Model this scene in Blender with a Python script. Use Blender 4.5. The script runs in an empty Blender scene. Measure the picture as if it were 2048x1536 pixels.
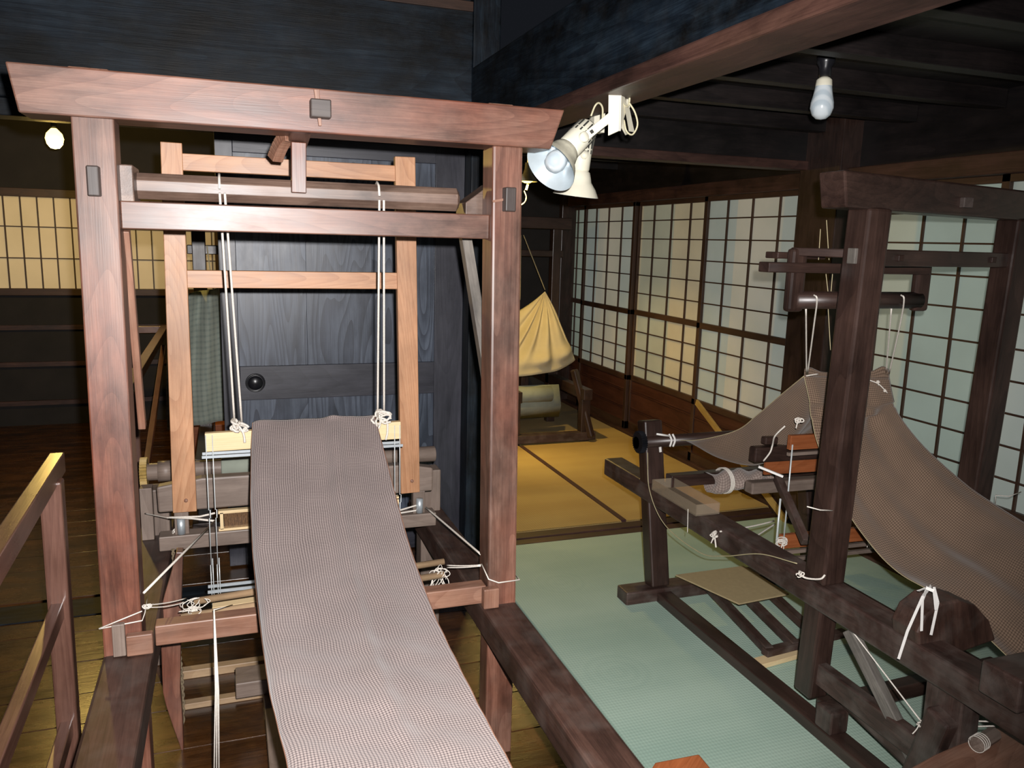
import bpy, math, random
from mathutils import Vector, Matrix
random.seed(7)
PI = math.pi
sc = bpy.context.scene
col = sc.collection

# ------------------------------------------------------------ camera
F_PX = 1590.7
YAW, PITCH, ROLL = 0.344316, 0.178385, 0.0274893
CAM = Vector((0.0, 0.0, 1.5))
cy, sy, cp, sp = math.cos(YAW), math.sin(YAW), math.cos(PITCH), math.sin(PITCH)
FWD = Vector((sy * cp, cy * cp, -sp))
_r = Vector((cy, -sy, 0)); _u = _r.cross(FWD)
RGT = math.cos(ROLL) * _r + math.sin(ROLL) * _u
UP = -math.sin(ROLL) * _r + math.cos(ROLL) * _u
cd = bpy.data.cameras.new('camera'); cam = bpy.data.objects.new('camera', cd); col.objects.link(cam)
cam.matrix_world = Matrix(((RGT.x, UP.x, -FWD.x, CAM.x), (RGT.y, UP.y, -FWD.y, CAM.y), (RGT.z, UP.z, -FWD.z, CAM.z), (0, 0, 0, 1)))
cd.sensor_width = 36.0; cd.lens = 36.0 * F_PX / 2048.0; cd.clip_start = 0.02
sc.camera = cam

# ------------------------------------------------------------ world, lights, exposure
w = bpy.data.worlds.new('world'); sc.world = w; w.use_nodes = True
w.node_tree.nodes['Background'].inputs[0].default_value = (0.55, 0.62, 0.8, 1)
w.node_tree.nodes['Background'].inputs[1].default_value = 0.014
sc.view_settings.view_transform = 'Standard'; sc.view_settings.look = 'None'
sc.view_settings.exposure = 0.0; sc.view_settings.gamma = 1.0
sc.view_settings.use_curve_mapping = False


def light(name, kind, loc, power, color, radius=0.02):
    l = bpy.data.lights.new(name, kind); l.energy = power; l.color = color
    if kind in ('POINT', 'SPOT'): l.shadow_soft_size = radius
    o = bpy.data.objects.new(name, l); o.location = loc; col.objects.link(o)
    return o


# the camera's own flash: right of and above the lens
fl = light('flash', 'SPOT', CAM + RGT * 0.035 + UP * 0.055, 400, (1.0, 0.97, 0.96), 0.012)
fl.data.spot_size = math.radians(100); fl.data.spot_blend = 0.7
fl.rotation_euler = (FWD - RGT * 0.10 + UP * 0.03).to_track_quat('-Z', 'Y').to_euler()
# bare tungsten bulbs in the place
BULB1 = Vector((-0.885, 5.2, 2.005)); BULB2 = Vector((1.86, 5.0, 1.90))
light('tungsten_light_left', 'POINT', BULB1 + Vector((0, 0, -0.12)), 40, (1.0, 0.66, 0.17), 0.035)
b2l = light('tungsten_light_back', 'SPOT', BULB2 + Vector((0, 0, -0.03)), 150, (1.0, 0.68, 0.20), 0.03)
b2l.data.spot_size = math.radians(128); b2l.data.spot_blend = 0.5
# daylight outside the paper doors
dl = bpy.data.lights.new('daylight', 'AREA'); dl.shape = 'RECTANGLE'; dl.size = 7.5; dl.size_y = 2.0; dl.energy = 40; dl.color = (0.95, 0.97, 0.95)
dlo = bpy.data.objects.new('daylight', dl); dlo.location = (4.0, 4.0, 1.2); col.objects.link(dlo)
dlo.rotation_euler = Vector((-1, 0, 0)).to_track_quat('-Z', 'Y').to_euler()
dlo.rotation_euler = (PI / 2, 0, PI / 2)
dl2 = bpy.data.lights.new('daylight_far', 'AREA'); dl2.shape = 'RECTANGLE'; dl2.size = 3.0; dl2.size_y = 1.2; dl2.energy = 22; dl2.color = (1.0, 0.92, 0.72)
dlo2 = bpy.data.objects.new('daylight_far', dl2); dlo2.location = (-1.4, 7.8, 1.4); col.objects.link(dlo2)
dlo2.rotation_euler = (-PI / 2, 0, 0)


def at(px, py, ax, v):
    """the point of the plane (axis ax = v) that the photograph shows at pixel px, py"""
    d = RGT * (px - 1024) / F_PX - UP * (py - 768) / F_PX + FWD
    return CAM + d * ((v - CAM[ax]) / d[ax])


def atd(px, py, depth):
    return CAM + (RGT * (px - 1024) / F_PX - UP * (py - 768) / F_PX + FWD) * depth


# ------------------------------------------------------------ materials
def new_mat(name):
    m = bpy.data.materials.new(name); m.use_nodes = True
    nt = m.node_tree; b = nt.nodes['Principled BSDF']
    return m, nt, b


def N(nt, t, **kw):
    n = nt.nodes.new(t)
    for k, v in kw.items(): setattr(n, k, v)
    return n


def ramp(nt, stops):
    r = N(nt, 'ShaderNodeValToRGB'); e = r.color_ramp.elements
    e[0].position = stops[0][0]; e[0].color = (*stops[0][1], 1)
    e[1].position = stops[-1][0]; e[1].color = (*stops[-1][1], 1)
    for p, c in stops[1:-1]:
        x = e.new(p); x.color = (*c, 1)
    return r


def grain_vec(nt, scale):
    a = N(nt, 'ShaderNodeAttribute'); a.attribute_name = 'gr'
    m = N(nt, 'ShaderNodeMapping'); m.inputs['Scale'].default_value = scale
    nt.links.new(a.outputs['Vector'], m.inputs['Vector'])
    return m.outputs['Vector']


def math_node(nt, op, a, b=None, c=None):
    n = N(nt, 'ShaderNodeMath', operation=op)
    for i, x in enumerate((a, b, c)):
        if x is None: continue
        if isinstance(x, (int, float)): n.inputs[i].default_value = x
        else: nt.links.new(x, n.inputs[i])
    return n.outputs[0]


def wood(name, dark, mid, light_, rough=0.45, spec=0.5, ring=9.0, bump=0.15, coat=0.0, dust=0.0, wear=0.25, ringmix=0.22, hue=0.0):
    m, nt, b = new_mat(name); L = nt.links
    n1 = N(nt, 'ShaderNodeTexNoise'); n1.inputs['Scale'].default_value = 1.0; n1.inputs['Detail'].default_value = 6; n1.inputs['Roughness'].default_value = 0.6
    L.new(grain_vec(nt, (1.8, 34, 34)), n1.inputs['Vector'])
    # growth rings: contour lines of a stretched noise field
    nr = N(nt, 'ShaderNodeTexNoise'); nr.inputs['Scale'].default_value = 1.0; nr.inputs['Detail'].default_value = 1.5; nr.inputs['Roughness'].default_value = 0.35
    L.new(grain_vec(nt, (0.75, 5.2, 5.2)), nr.inputs['Vector'])
    fr = math_node(nt, 'FRACT', math_node(nt, 'MULTIPLY', nr.outputs['Fac'], ring * 3.0))
    rg = math_node(nt, 'POWER', fr, 2.5)
    n2 = N(nt, 'ShaderNodeTexNoise'); n2.inputs['Scale'].default_value = 1.0; n2.inputs['Detail'].default_value = 4
    L.new(grain_vec(nt, (9, 300, 300)), n2.inputs['Vector'])
    mx = N(nt, 'ShaderNodeMix'); mx.data_type = 'FLOAT'; mx.inputs[0].default_value = ringmix
    L.new(n1.outputs['Fac'], mx.inputs[2]); L.new(math_node(nt, 'SUBTRACT', 0.85, math_node(nt, 'MULTIPLY', rg, 0.8)), mx.inputs[3])
    mx2 = N(nt, 'ShaderNodeMix'); mx2.data_type = 'FLOAT'; mx2.inputs[0].default_value = 0.35
    L.new(mx.outputs[0], mx2.inputs[2]); L.new(n2.outputs['Fac'], mx2.inputs[3])
    r = ramp(nt, [(0.22, dark), (0.48, mid), (0.78, light_)])
    L.new(mx2.outputs[0], r.inputs['Fac'])
    # worn blotches
    n3 = N(nt, 'ShaderNodeTexNoise'); n3.inputs['Scale'].default_value = 1.0; n3.inputs['Detail'].default_value = 8; n3.inputs['Roughness'].default_value = 0.65
    L.new(grain_vec(nt, (4, 9, 9)), n3.inputs['Vector'])
    r3 = ramp(nt, [(0.35, (1 - wear,) * 3), (0.65, (1 + wear * 0.6,) * 3)])
    L.new(n3.outputs['Fac'], r3.inputs['Fac'])
    mm = N(nt, 'ShaderNodeMix'); mm.data_type = 'RGBA'; mm.blend_type = 'MULTIPLY'; mm.inputs[0].default_value = 1.0
    L.new(r.outputs['Color'], mm.inputs[6]); L.new(r3.outputs['Color'], mm.inputs[7])
    out = mm.outputs[2]
    if hue > 0:  # patches where the stain is redder
        n5 = N(nt, 'ShaderNodeTexNoise'); n5.inputs['Scale'].default_value = 1.0; n5.inputs['Detail'].default_value = 3
        L.new(grain_vec(nt, (2.2, 5, 5)), n5.inputs['Vector'])
        r5 = ramp(nt, [(0.40, (1, 1, 1)), (0.66, (1.10, 1 - hue, 1 - hue * 1.5))]); L.new(n5.outputs['Fac'], r5.inputs['Fac'])
        mh = N(nt, 'ShaderNodeMix'); mh.data_type = 'RGBA'; mh.blend_type = 'MULTIPLY'; mh.inputs[0].default_value = 1.0
        L.new(out, mh.inputs[6]); L.new(r5.outputs['Color'], mh.inputs[7]); out = mh.outputs[2]
    if dust > 0:
        n4 = N(nt, 'ShaderNodeTexNoise'); n4.inputs['Scale'].default_value = 14; n4.inputs['Detail'].default_value = 8
        a = N(nt, 'ShaderNodeAttribute'); a.attribute_name = 'gr'; L.new(a.outputs['Vector'], n4.inputs['Vector'])
        r4 = ramp(nt, [(0.45, (0, 0, 0)), (0.75, (dust, dust, dust))]); L.new(n4.outputs['Fac'], r4.inputs['Fac'])
        md = N(nt, 'ShaderNodeMix'); md.data_type = 'RGBA'; L.new(r4.outputs['Color'], md.inputs[0]); L.new(out, md.inputs[6])
        md.inputs[7].default_value = (0.30, 0.27, 0.24, 1); out = md.outputs[2]
    L.new(out, b.inputs['Base Color'])
    rr = N(nt, 'ShaderNodeMapRange'); rr.inputs['To Min'].default_value = rough - 0.1; rr.inputs['To Max'].default_value = rough + 0.15
    L.new(n3.outputs['Fac'], rr.inputs['Value']); L.new(rr.outputs[0], b.inputs['Roughness'])
    b.inputs['Specular IOR Level'].default_value = spec
    if coat: b.inputs['Coat Weight'].default_value = coat; b.inputs['Coat Roughness'].default_value = 0.25
    bp = N(nt, 'ShaderNodeBump'); bp.inputs['Strength'].default_value = bump; bp.inputs['Distance'].default_value = 0.002
    L.new(mx2.outputs[0], bp.inputs['Height']); L.new(bp.outputs[0], b.inputs['Normal'])
    return m


def plain(name, c, rough=0.5, metal=0.0, noise=0.0, nscale=40, spec=0.5, trans=0.0, c2=None, bump=0.0):
    m, nt, b = new_mat(name); L = nt.links
    b.inputs['Base Color'].default_value = (*c, 1); b.inputs['Roughness'].default_value = rough
    b.inputs['Metallic'].default_value = metal; b.inputs['Specular IOR Level'].default_value = spec
    b.inputs['Transmission Weight'].default_value = trans
    n = N(nt, 'ShaderNodeTexNoise'); n.inputs['Scale'].default_value = nscale; n.inputs['Detail'].default_value = 6
    a = N(nt, 'ShaderNodeAttribute'); a.attribute_name = 'gr'; L.new(a.outputs['Vector'], n.inputs['Vector'])
    c2 = c2 or tuple(x * (1 - noise) for x in c)
    r = ramp(nt, [(0.3, c2), (0.7, c)]); L.new(n.outputs['Fac'], r.inputs['Fac']); L.new(r.outputs['Color'], b.inputs['Base Color'])
    if bump:
        bp = N(nt, 'ShaderNodeBump'); bp.inputs['Strength'].default_value = bump; bp.inputs['Distance'].default_value = 0.004
        L.new(n.outputs['Fac'], bp.inputs['Height']); L.new(bp.outputs[0], b.inputs['Normal'])
    return m


def checked_cloth(name, period, ground, dark, thread, strength=1.0, rough=0.9):
    m, nt, b = new_mat(name); L = nt.links
    a = N(nt, 'ShaderNodeAttribute'); a.attribute_name = 'gr'
    wob = N(nt, 'ShaderNodeTexNoise'); wob.inputs['Scale'].default_value = 5; L.new(a.outputs['Vector'], wob.inputs['Vector'])
    s = N(nt, 'ShaderNodeSeparateXYZ'); L.new(a.outputs['Vector'], s.inputs[0])
    wv = math_node(nt, 'MULTIPLY', wob.outputs['Fac'], 0.02)
    u = math_node(nt, 'ADD', s.outputs[0], wv); v = math_node(nt, 'ADD', s.outputs[1], wv)
    fu = math_node(nt, 'FRACT', math_node(nt, 'DIVIDE', u, period)); fv = math_node(nt, 'FRACT', math_node(nt, 'DIVIDE', v, period))

    def band(f):  # smooth dark line centred in each cell
        d = math_node(nt, 'ABSOLUTE', math_node(nt, 'SUBTRACT', f, 0.5))
        mr = N(nt, 'ShaderNodeMapRange'); mr.interpolation_type = 'SMOOTHSTEP'
        mr.inputs['From Min'].default_value = 0.12; mr.inputs['From Max'].default_value = 0.28
        mr.inputs['To Min'].default_value = 1; mr.inputs['To Max'].default_value = 0
        L.new(d, mr.inputs['Value']); return mr.outputs[0]
    bu, bv = band(fu), band(fv)
    tot = math_node(nt, 'MULTIPLY', math_node(nt, 'ADD', bu, bv), 0.5 * strength)
    nz = N(nt, 'ShaderNodeTexNoise'); nz.inputs['Scale'].default_value = 420; L.new(a.outputs['Vector'], nz.inputs['Vector'])
    tot = math_node(nt, 'ADD', tot, math_node(nt, 'MULTIPLY', math_node(nt, 'SUBTRACT', nz.outputs['Fac'], 0.5), 0.5))
    r = ramp(nt, [(0.0, thread), (0.25, ground), (0.95, dark)]); L.new(tot, r.inputs['Fac'])
    n3 = N(nt, 'ShaderNodeTexNoise'); n3.inputs['Scale'].default_value = 6; L.new(a.outputs['Vector'], n3.inputs['Vector'])
    r3 = ramp(nt, [(0.3, (0.88,) * 3), (0.7, (1.08,) * 3)]); L.new(n3.outputs['Fac'], r3.inputs['Fac'])
    mm = N(nt, 'ShaderNodeMix'); mm.data_type = 'RGBA'; mm.blend_type = 'MULTIPLY'; mm.inputs[0].default_value = 1
    L.new(r.outputs['Color'], mm.inputs[6]); L.new(r3.outputs['Color'], mm.inputs[7])
    L.new(mm.outputs[2], b.inputs['Base Color'])
    b.inputs['Roughness'].default_value = rough; b.inputs['Specular IOR Level'].default_value = 0.2
    b.inputs['Sheen Weight'].default_value = 0.3
    bp = N(nt, 'ShaderNodeBump'); bp.inputs['Strength'].default_value = 0.35; bp.inputs['Distance'].default_value = 0.001
    L.new(tot, bp.inputs['Height']); L.new(bp.outputs[0], b.inputs['Normal'])
    return m


M = {}
M['red'] = wood('red_brown_wood', (0.066, 0.027, 0.018), (0.128, 0.060, 0.040), (0.235, 0.130, 0.092), rough=0.40, spec=0.6, ring=7, wear=0.5, ringmix=0.22, dust=0.05, hue=0.28)
M['redpale'] = wood('worn_red_wood', (0.13, 0.058, 0.034), (0.23, 0.110, 0.070), (0.35, 0.195, 0.13), rough=0.45, ring=6, dust=0.1)
M['beater_light'] = wood('new_light_wood', (0.30, 0.135, 0.065), (0.42, 0.205, 0.10), (0.54, 0.30, 0.165), rough=0.42, ring=14, spec=0.5, ringmix=0.35)
M['pale'] = wood('pale_cypress', (0.60, 0.42, 0.22), (0.72, 0.54, 0.30), (0.80, 0.64, 0.40), rough=0.5, ring=18, wear=0.1)
M['rollerwood'] = wood('worn_roller_wood', (0.075, 0.042, 0.030), (0.125, 0.078, 0.058), (0.24, 0.165, 0.125), rough=0.38, ring=5, wear=0.5)
M['tenonwood'] = wood('dark_tenon_end', (0.030, 0.022, 0.018), (0.055, 0.041, 0.036), (0.09, 0.07, 0.06), rough=0.5, ring=8)
M['greywood'] = wood('grey_brown_hardwood', (0.12, 0.086, 0.068), (0.175, 0.130, 0.105), (0.25, 0.195, 0.16), rough=0.45, ring=8)
M['rail'] = wood('dusty_dark_rail', (0.022, 0.011, 0.008), (0.050, 0.024, 0.017), (0.095, 0.048, 0.034), rough=0.48, ring=6, dust=0.12, bump=0.3, wear=0.5)
M['dark'] = wood('dark_loom_wood', (0.014, 0.0075, 0.0060), (0.032, 0.017, 0.013), (0.062, 0.034, 0.026), rough=0.33, spec=0.6, ring=7, wear=0.4)
M['darkdusty'] = wood('dark_loom_wood_dusty', (0.020, 0.011, 0.008), (0.044, 0.023, 0.018), (0.084, 0.048, 0.038), rough=0.45, ring=7, dust=0.20, wear=0.4)
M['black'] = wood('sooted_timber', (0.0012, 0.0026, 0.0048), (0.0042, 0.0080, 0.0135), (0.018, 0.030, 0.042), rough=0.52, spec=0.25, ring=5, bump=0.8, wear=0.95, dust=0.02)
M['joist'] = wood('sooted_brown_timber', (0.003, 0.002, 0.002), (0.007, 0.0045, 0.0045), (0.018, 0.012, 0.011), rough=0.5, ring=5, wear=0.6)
M['brownbeam'] = wood('brown_lintel_wood', (0.020, 0.008, 0.006), (0.045, 0.019, 0.014), (0.085, 0.040, 0.028), rough=0.5, ring=5, wear=0.5, bump=0.4)
M['door'] = wood('blue_black_door_wood', (0.018, 0.022, 0.034), (0.038, 0.048, 0.072), (0.115, 0.140, 0.185), rough=0.36, spec=0.6, ring=9, wear=0.3, ringmix=0.5)
M['doorframe'] = wood('dark_door_frame_wood', (0.020, 0.020, 0.028), (0.034, 0.034, 0.045), (0.060, 0.060, 0.078), rough=0.36, spec=0.6, ring=7)
M['frame'] = wood('lattice_door_frame', (0.022, 0.010, 0.006), (0.046, 0.022, 0.013), (0.080, 0.040, 0.024), rough=0.5, ring=7)
M['panel'] = wood('red_stained_panel', (0.030, 0.010, 0.006), (0.060, 0.020, 0.012), (0.095, 0.036, 0.022), rough=0.45, ring=7)
M['floorwood'] = wood('polished_floor_boards', (0.020, 0.006, 0.0015), (0.050, 0.018, 0.004), (0.110, 0.044, 0.012), rough=0.24, spec=0.6, ring=5, wear=0.6, bump=0.6, dust=0.02)
M['orange'] = wood('orange_stained_wood', (0.16, 0.045, 0.014), (0.26, 0.075, 0.024), (0.36, 0.12, 0.045), rough=0.4, ring=9)
M['yellowwood'] = wood('yellow_stick', (0.30, 0.19, 0.05), (0.42, 0.28, 0.08), (0.5, 0.36, 0.13), rough=0.6)
M['rail_hand'] = wood('handrail_wood', (0.08, 0.035, 0.025), (0.13, 0.06, 0.042), (0.20, 0.10, 0.07), rough=0.28, spec=0.9, coat=0.5)
M['bamboo'] = wood('bamboo_rod', (0.26, 0.16, 0.09), (0.36, 0.24, 0.14), (0.46, 0.33, 0.20), rough=0.35, ring=3)
M['greybrace'] = wood('weathered_grey_brace', (0.07, 0.06, 0.052), (0.13, 0.115, 0.10), (0.22, 0.20, 0.17), rough=0.6, ring=6, wear=0.5)
M['paper'] = None
M['rope'] = plain('white_cotton_cord', (0.78, 0.72, 0.64), 0.85, noise=0.25, nscale=300)
M['tape'] = plain('white_tape', (0.85, 0.82, 0.78), 0.6, noise=0.1)
M['brownrope'] = plain('hemp_rope', (0.20, 0.15, 0.09), 0.9, noise=0.5, nscale=150)
M['thread'] = plain('yellowish_thread', (0.45, 0.38, 0.22), 0.7, noise=0.2)
M['steel'] = plain('steel_wire', (0.66, 0.70, 0.70), 0.35, metal=0.25, noise=0.1)
M['silver'] = plain('aluminium_rod', (0.62, 0.68, 0.72), 0.35, metal=0.6, noise=0.1)
M['iron'] = plain('black_iron', (0.012, 0.012, 0.015), 0.3, noise=0.3)
M['white'] = plain('cream_plastic', (0.86, 0.82, 0.66), 0.35, noise=0.06, nscale=30)
M['whiteold'] = plain('cream_plastic_dusty', (0.78, 0.74, 0.58), 0.5, noise=0.25, nscale=60)
M['reflector'] = plain('lamp_reflector', (0.62, 0.70, 0.74), 0.3, metal=0.3, noise=0.1)
M['cord'] = plain('cream_flex', (0.62, 0.57, 0.38), 0.5, noise=0.1)
M['darkslot'] = plain('vent_slot', (0.03, 0.03, 0.025), 0.8)
M['reed'] = plain('reed_brown', (0.24, 0.12, 0.045), 0.6, noise=0.5, nscale=120)
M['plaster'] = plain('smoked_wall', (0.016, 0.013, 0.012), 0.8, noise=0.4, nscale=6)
M['greencloth'] = plain('grey_green_cloth', (0.30, 0.33, 0.27), 0.9, noise=0.15, nscale=20)
M['cream'] = plain('cream_cotton', (0.60, 0.52, 0.34), 0.9, noise=0.1, nscale=10)
M['rolledcloth'] = checked_cloth('rolled_checked_cloth', 0.012, (0.30, 0.23, 0.20), (0.20, 0.15, 0.13), (0.36, 0.29, 0.25))
M['cloth'] = checked_cloth('mauve_checked_cotton', 0.0058, (0.232, 0.182, 0.168), (0.058, 0.043, 0.045), (0.33, 0.27, 0.25))
M['cloth2'] = checked_cloth('brown_checked_cotton', 0.0075, (0.170, 0.112, 0.075), (0.066, 0.042, 0.029), (0.22, 0.15, 0.105), strength=0.9)
M['cloth4'] = checked_cloth('grey_checked_cotton', 0.030, (0.30, 0.34, 0.29), (0.17, 0.20, 0.18), (0.34, 0.37, 0.31), strength=0.6)
M['board'] = plain('brown_millboard', (0.36, 0.28, 0.15), 0.8, noise=0.12, nscale=60)


def paper_mat(name, c, c2, stripe):
    m, nt, b = new_mat(name); L = nt.links
    a = N(nt, 'ShaderNodeAttribute'); a.attribute_name = 'gr'
    n = N(nt, 'ShaderNodeTexNoise'); n.inputs['Scale'].default_value = 3.0; n.inputs['Detail'].default_value = 6; L.new(a.outputs['Vector'], n.inputs['Vector'])
    s = N(nt, 'ShaderNodeSeparateXYZ'); L.new(a.outputs['Vector'], s.inputs[0])
    st = ramp(nt, [(0.0, (0.80, 0.90, 0.95)), (0.5, (0.80, 0.90, 0.95)), (0.52, (1.0, 0.98, 0.93)), (1.0, (1.02, 0.99, 0.92))])  # bluish and pinkish bands: daylight past outside shutters, painted into the paper
    st.color_ramp.interpolation = 'LINEAR'
    if stripe is None: st.color_ramp.elements[0].color = st.color_ramp.elements[1].color = (1.0, 0.97, 0.90, 1); stripe = 0.0
    f = math_node(nt, 'FRACT', math_node(nt, 'DIVIDE', math_node(nt, 'ADD', s.outputs[0], stripe), 0.9)); L.new(f, st.inputs['Fac'])
    r = ramp(nt, [(0.3, c2), (0.6, c)]); L.new(n.outputs['Fac'], r.inputs['Fac'])
    mm = N(nt, 'ShaderNodeMix'); mm.data_type = 'RGBA'; mm.blend_type = 'MULTIPLY'; mm.inputs[0].default_value = 1
    L.new(r.outputs['Color'], mm.inputs[6]); L.new(st.outputs['Color'], mm.inputs[7])
    L.new(mm.outputs[2], b.inputs['Base Color']); b.inputs['Roughness'].default_value = 0.75; b.inputs['Specular IOR Level'].default_value = 0.3
    t = N(nt, 'ShaderNodeBsdfTranslucent'); L.new(mm.outputs[2], t.inputs['Color'])
    ms = N(nt, 'ShaderNodeMixShader'); ms.inputs[0].default_value = 0.4
    L.new(b.outputs[0], ms.inputs[1]); L.new(t.outputs[0], ms.inputs[2]); L.new(ms.outputs[0], nt.nodes['Material Output'].inputs['Surface'])
    return m


M['paper'] = paper_mat('shoji_paper', (0.66, 0.64, 0.56), (0.58, 0.58, 0.50), 0.25)
M['paper_green'] = paper_mat('shoji_paper_stained', (0.56, 0.60, 0.50), (0.50, 0.53, 0.44), 0.0)
M['paper_lamp_tint'] = paper_mat('shoji_paper_lamp_tint', (0.63, 0.57, 0.42), (0.55, 0.49, 0.36), 0.45)  # warm lamp light on the third door, tinted into its paper
M['paper_warm'] = paper_mat('shoji_paper_warm', (0.76, 0.62, 0.42), (0.68, 0.55, 0.36), None)


def mat_weave(name, c, c2, period, rings=()):
    m, nt, b = new_mat(name); L = nt.links
    a = N(nt, 'ShaderNodeAttribute'); a.attribute_name = 'gr'
    s = N(nt, 'ShaderNodeSeparateXYZ'); L.new(a.outputs['Vector'], s.inputs[0])
    wx = math_node(nt, 'SINE', math_node(nt, 'MULTIPLY', s.outputs[0], 2 * PI / period))
    wy = math_node(nt, 'SINE', math_node(nt, 'MULTIPLY', s.outputs[1], 2 * PI / (period * 1.3)))
    wv = math_node(nt, 'MULTIPLY', math_node(nt, 'ADD', wx, wy), 0.25)
    n = N(nt, 'ShaderNodeTexNoise'); n.inputs['Scale'].default_value = 2.2; n.inputs['Detail'].default_value = 7; L.new(a.outputs['Vector'], n.inputs['Vector'])
    # long soft creases across the mat
    n2 = N(nt, 'ShaderNodeTexNoise'); n2.inputs['Scale'].default_value = 1.0
    mp = N(nt, 'ShaderNodeMapping'); mp.inputs['Scale'].default_value = (0.35, 4.5, 1); mp.inputs['Rotation'].default_value = (0, 0, 0.05)
    L.new(a.outputs['Vector'], mp.inputs['Vector']); L.new(mp.outputs[0], n2.inputs['Vector'])
    tot = math_node(nt, 'ADD', math_node(nt, 'ADD', math_node(nt, 'MULTIPLY', n.outputs['Fac'], 0.5), math_node(nt, 'MULTIPLY', n2.outputs['Fac'], 0.5)), math_node(nt, 'MULTIPLY', wv, 0.22))
    for (cx, cyy, rad) in rings:  # faint woven roundels
        dx = math_node(nt, 'SUBTRACT', s.outputs[0], cx); dy = math_node(nt, 'SUBTRACT', s.outputs[1], cyy)
        d = math_node(nt, 'SQRT', math_node(nt, 'ADD', math_node(nt, 'MULTIPLY', dx, dx), math_node(nt, 'MULTIPLY', dy, dy)))
        ins = math_node(nt, 'LESS_THAN', d, rad)
        rg = math_node(nt, 'MULTIPLY', math_node(nt, 'SINE', math_node(nt, 'MULTIPLY', d, 2 * PI / (rad / 3.5))), 0.022)
        tot = math_node(nt, 'ADD', tot, math_node(nt, 'MULTIPLY', rg, ins))
    r = ramp(nt, [(0.35, c2), (0.65, c)]); L.new(tot, r.inputs['Fac']); L.new(r.outputs['Color'], b.inputs['Base Color'])
    b.inputs['Roughness'].default_value = 0.62; b.inputs['Specular IOR Level'].default_value = 0.35
    bp = N(nt, 'ShaderNodeBump'); bp.inputs['Strength'].default_value = 0.4; bp.inputs['Distance'].default_value = 0.0012
    L.new(wv, bp.inputs['Height']); L.new(bp.outputs[0], b.inputs['Normal'])
    return m


M['goza'] = mat_weave('green_rush_weave', (0.43, 0.56, 0.46), (0.32, 0.45, 0.37), 0.011, [(1.25, 2.3, 0.14), (1.35, 3.05, 0.13)])
M['tatami'] = mat_weave('yellowed_tatami_weave', (0.52, 0.38, 0.15), (0.40, 0.27, 0.10), 0.013)
M['tatami_shade_tone'] = mat_weave('shade_toned_tatami_weave', (0.34, 0.27, 0.16), (0.27, 0.21, 0.12), 0.013)  # weaker light on the far mat, put into a darker weave colour
M['heri'] = plain('mat_border_cloth', (0.060, 0.022, 0.020), 0.7, noise=0.2)

# emitting bulbs
def emis(name, c, s):
    m, nt, b = new_mat(name); b.inputs['Emission Color'].default_value = (*c, 1); b.inputs['Emission Strength'].default_value = s
    b.inputs['Base Color'].default_value = (1, 0.9, 0.7, 1); return m


M['bulb_lit'] = emis('glowing_tungsten_bulb', (1.0, 0.76, 0.20), 4.2)
m, nt, b = new_mat('frosted_spiral_bulb'); M['bulb_frost'] = m
a = N(nt, 'ShaderNodeAttribute'); a.attribute_name = 'gr'; wv = N(nt, 'ShaderNodeTexWave'); wv.bands_direction = 'DIAGONAL'
wv.inputs['Scale'].default_value = 14; wv.inputs['Distortion'].default_value = 0.5; nt.links.new(a.outputs['Vector'], wv.inputs['Vector'])
r = ramp(nt, [(0.2, (0.50, 0.58, 0.63)), (0.8, (0.66, 0.72, 0.75))]); nt.links.new(wv.outputs['Fac'], r.inputs['Fac']); nt.links.new(r.outputs['Color'], b.inputs['Base Color'])
b.inputs['Roughness'].default_value = 0.18
m, nt, b = new_mat('clear_acrylic'); M['acrylic'] = m
b.inputs['Base Color'].default_value = (0.80, 0.70, 0.55, 1); b.inputs['Roughness'].default_value = 0.08
tr = N(nt, 'ShaderNodeBsdfTransparent'); tr.inputs['Color'].default_value = (0.86, 0.78, 0.68, 1)
ms = N(nt, 'ShaderNodeMixShader'); ms.inputs[0].default_value = 0.16
nt.links.new(tr.outputs[0], ms.inputs[1]); nt.links.new(b.outputs[0], ms.inputs[2]); nt.links.new(ms.outputs[0], nt.nodes['Material Output'].inputs['Surface'])


# ------------------------------------------------------------ mesh building
def V(*a): return Vector(a)


def frame_of(d, up=None):
    d = d.normalized(); up = up or V(0, 0, 1)
    if abs(d.dot(up.normalized())) > 0.97: up = V(0, 1, 0) if abs(d.y) < 0.9 else V(1, 0, 0)
    side = up.cross(d).normalized(); u = d.cross(side).normalized()
    return d, side, u


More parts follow.
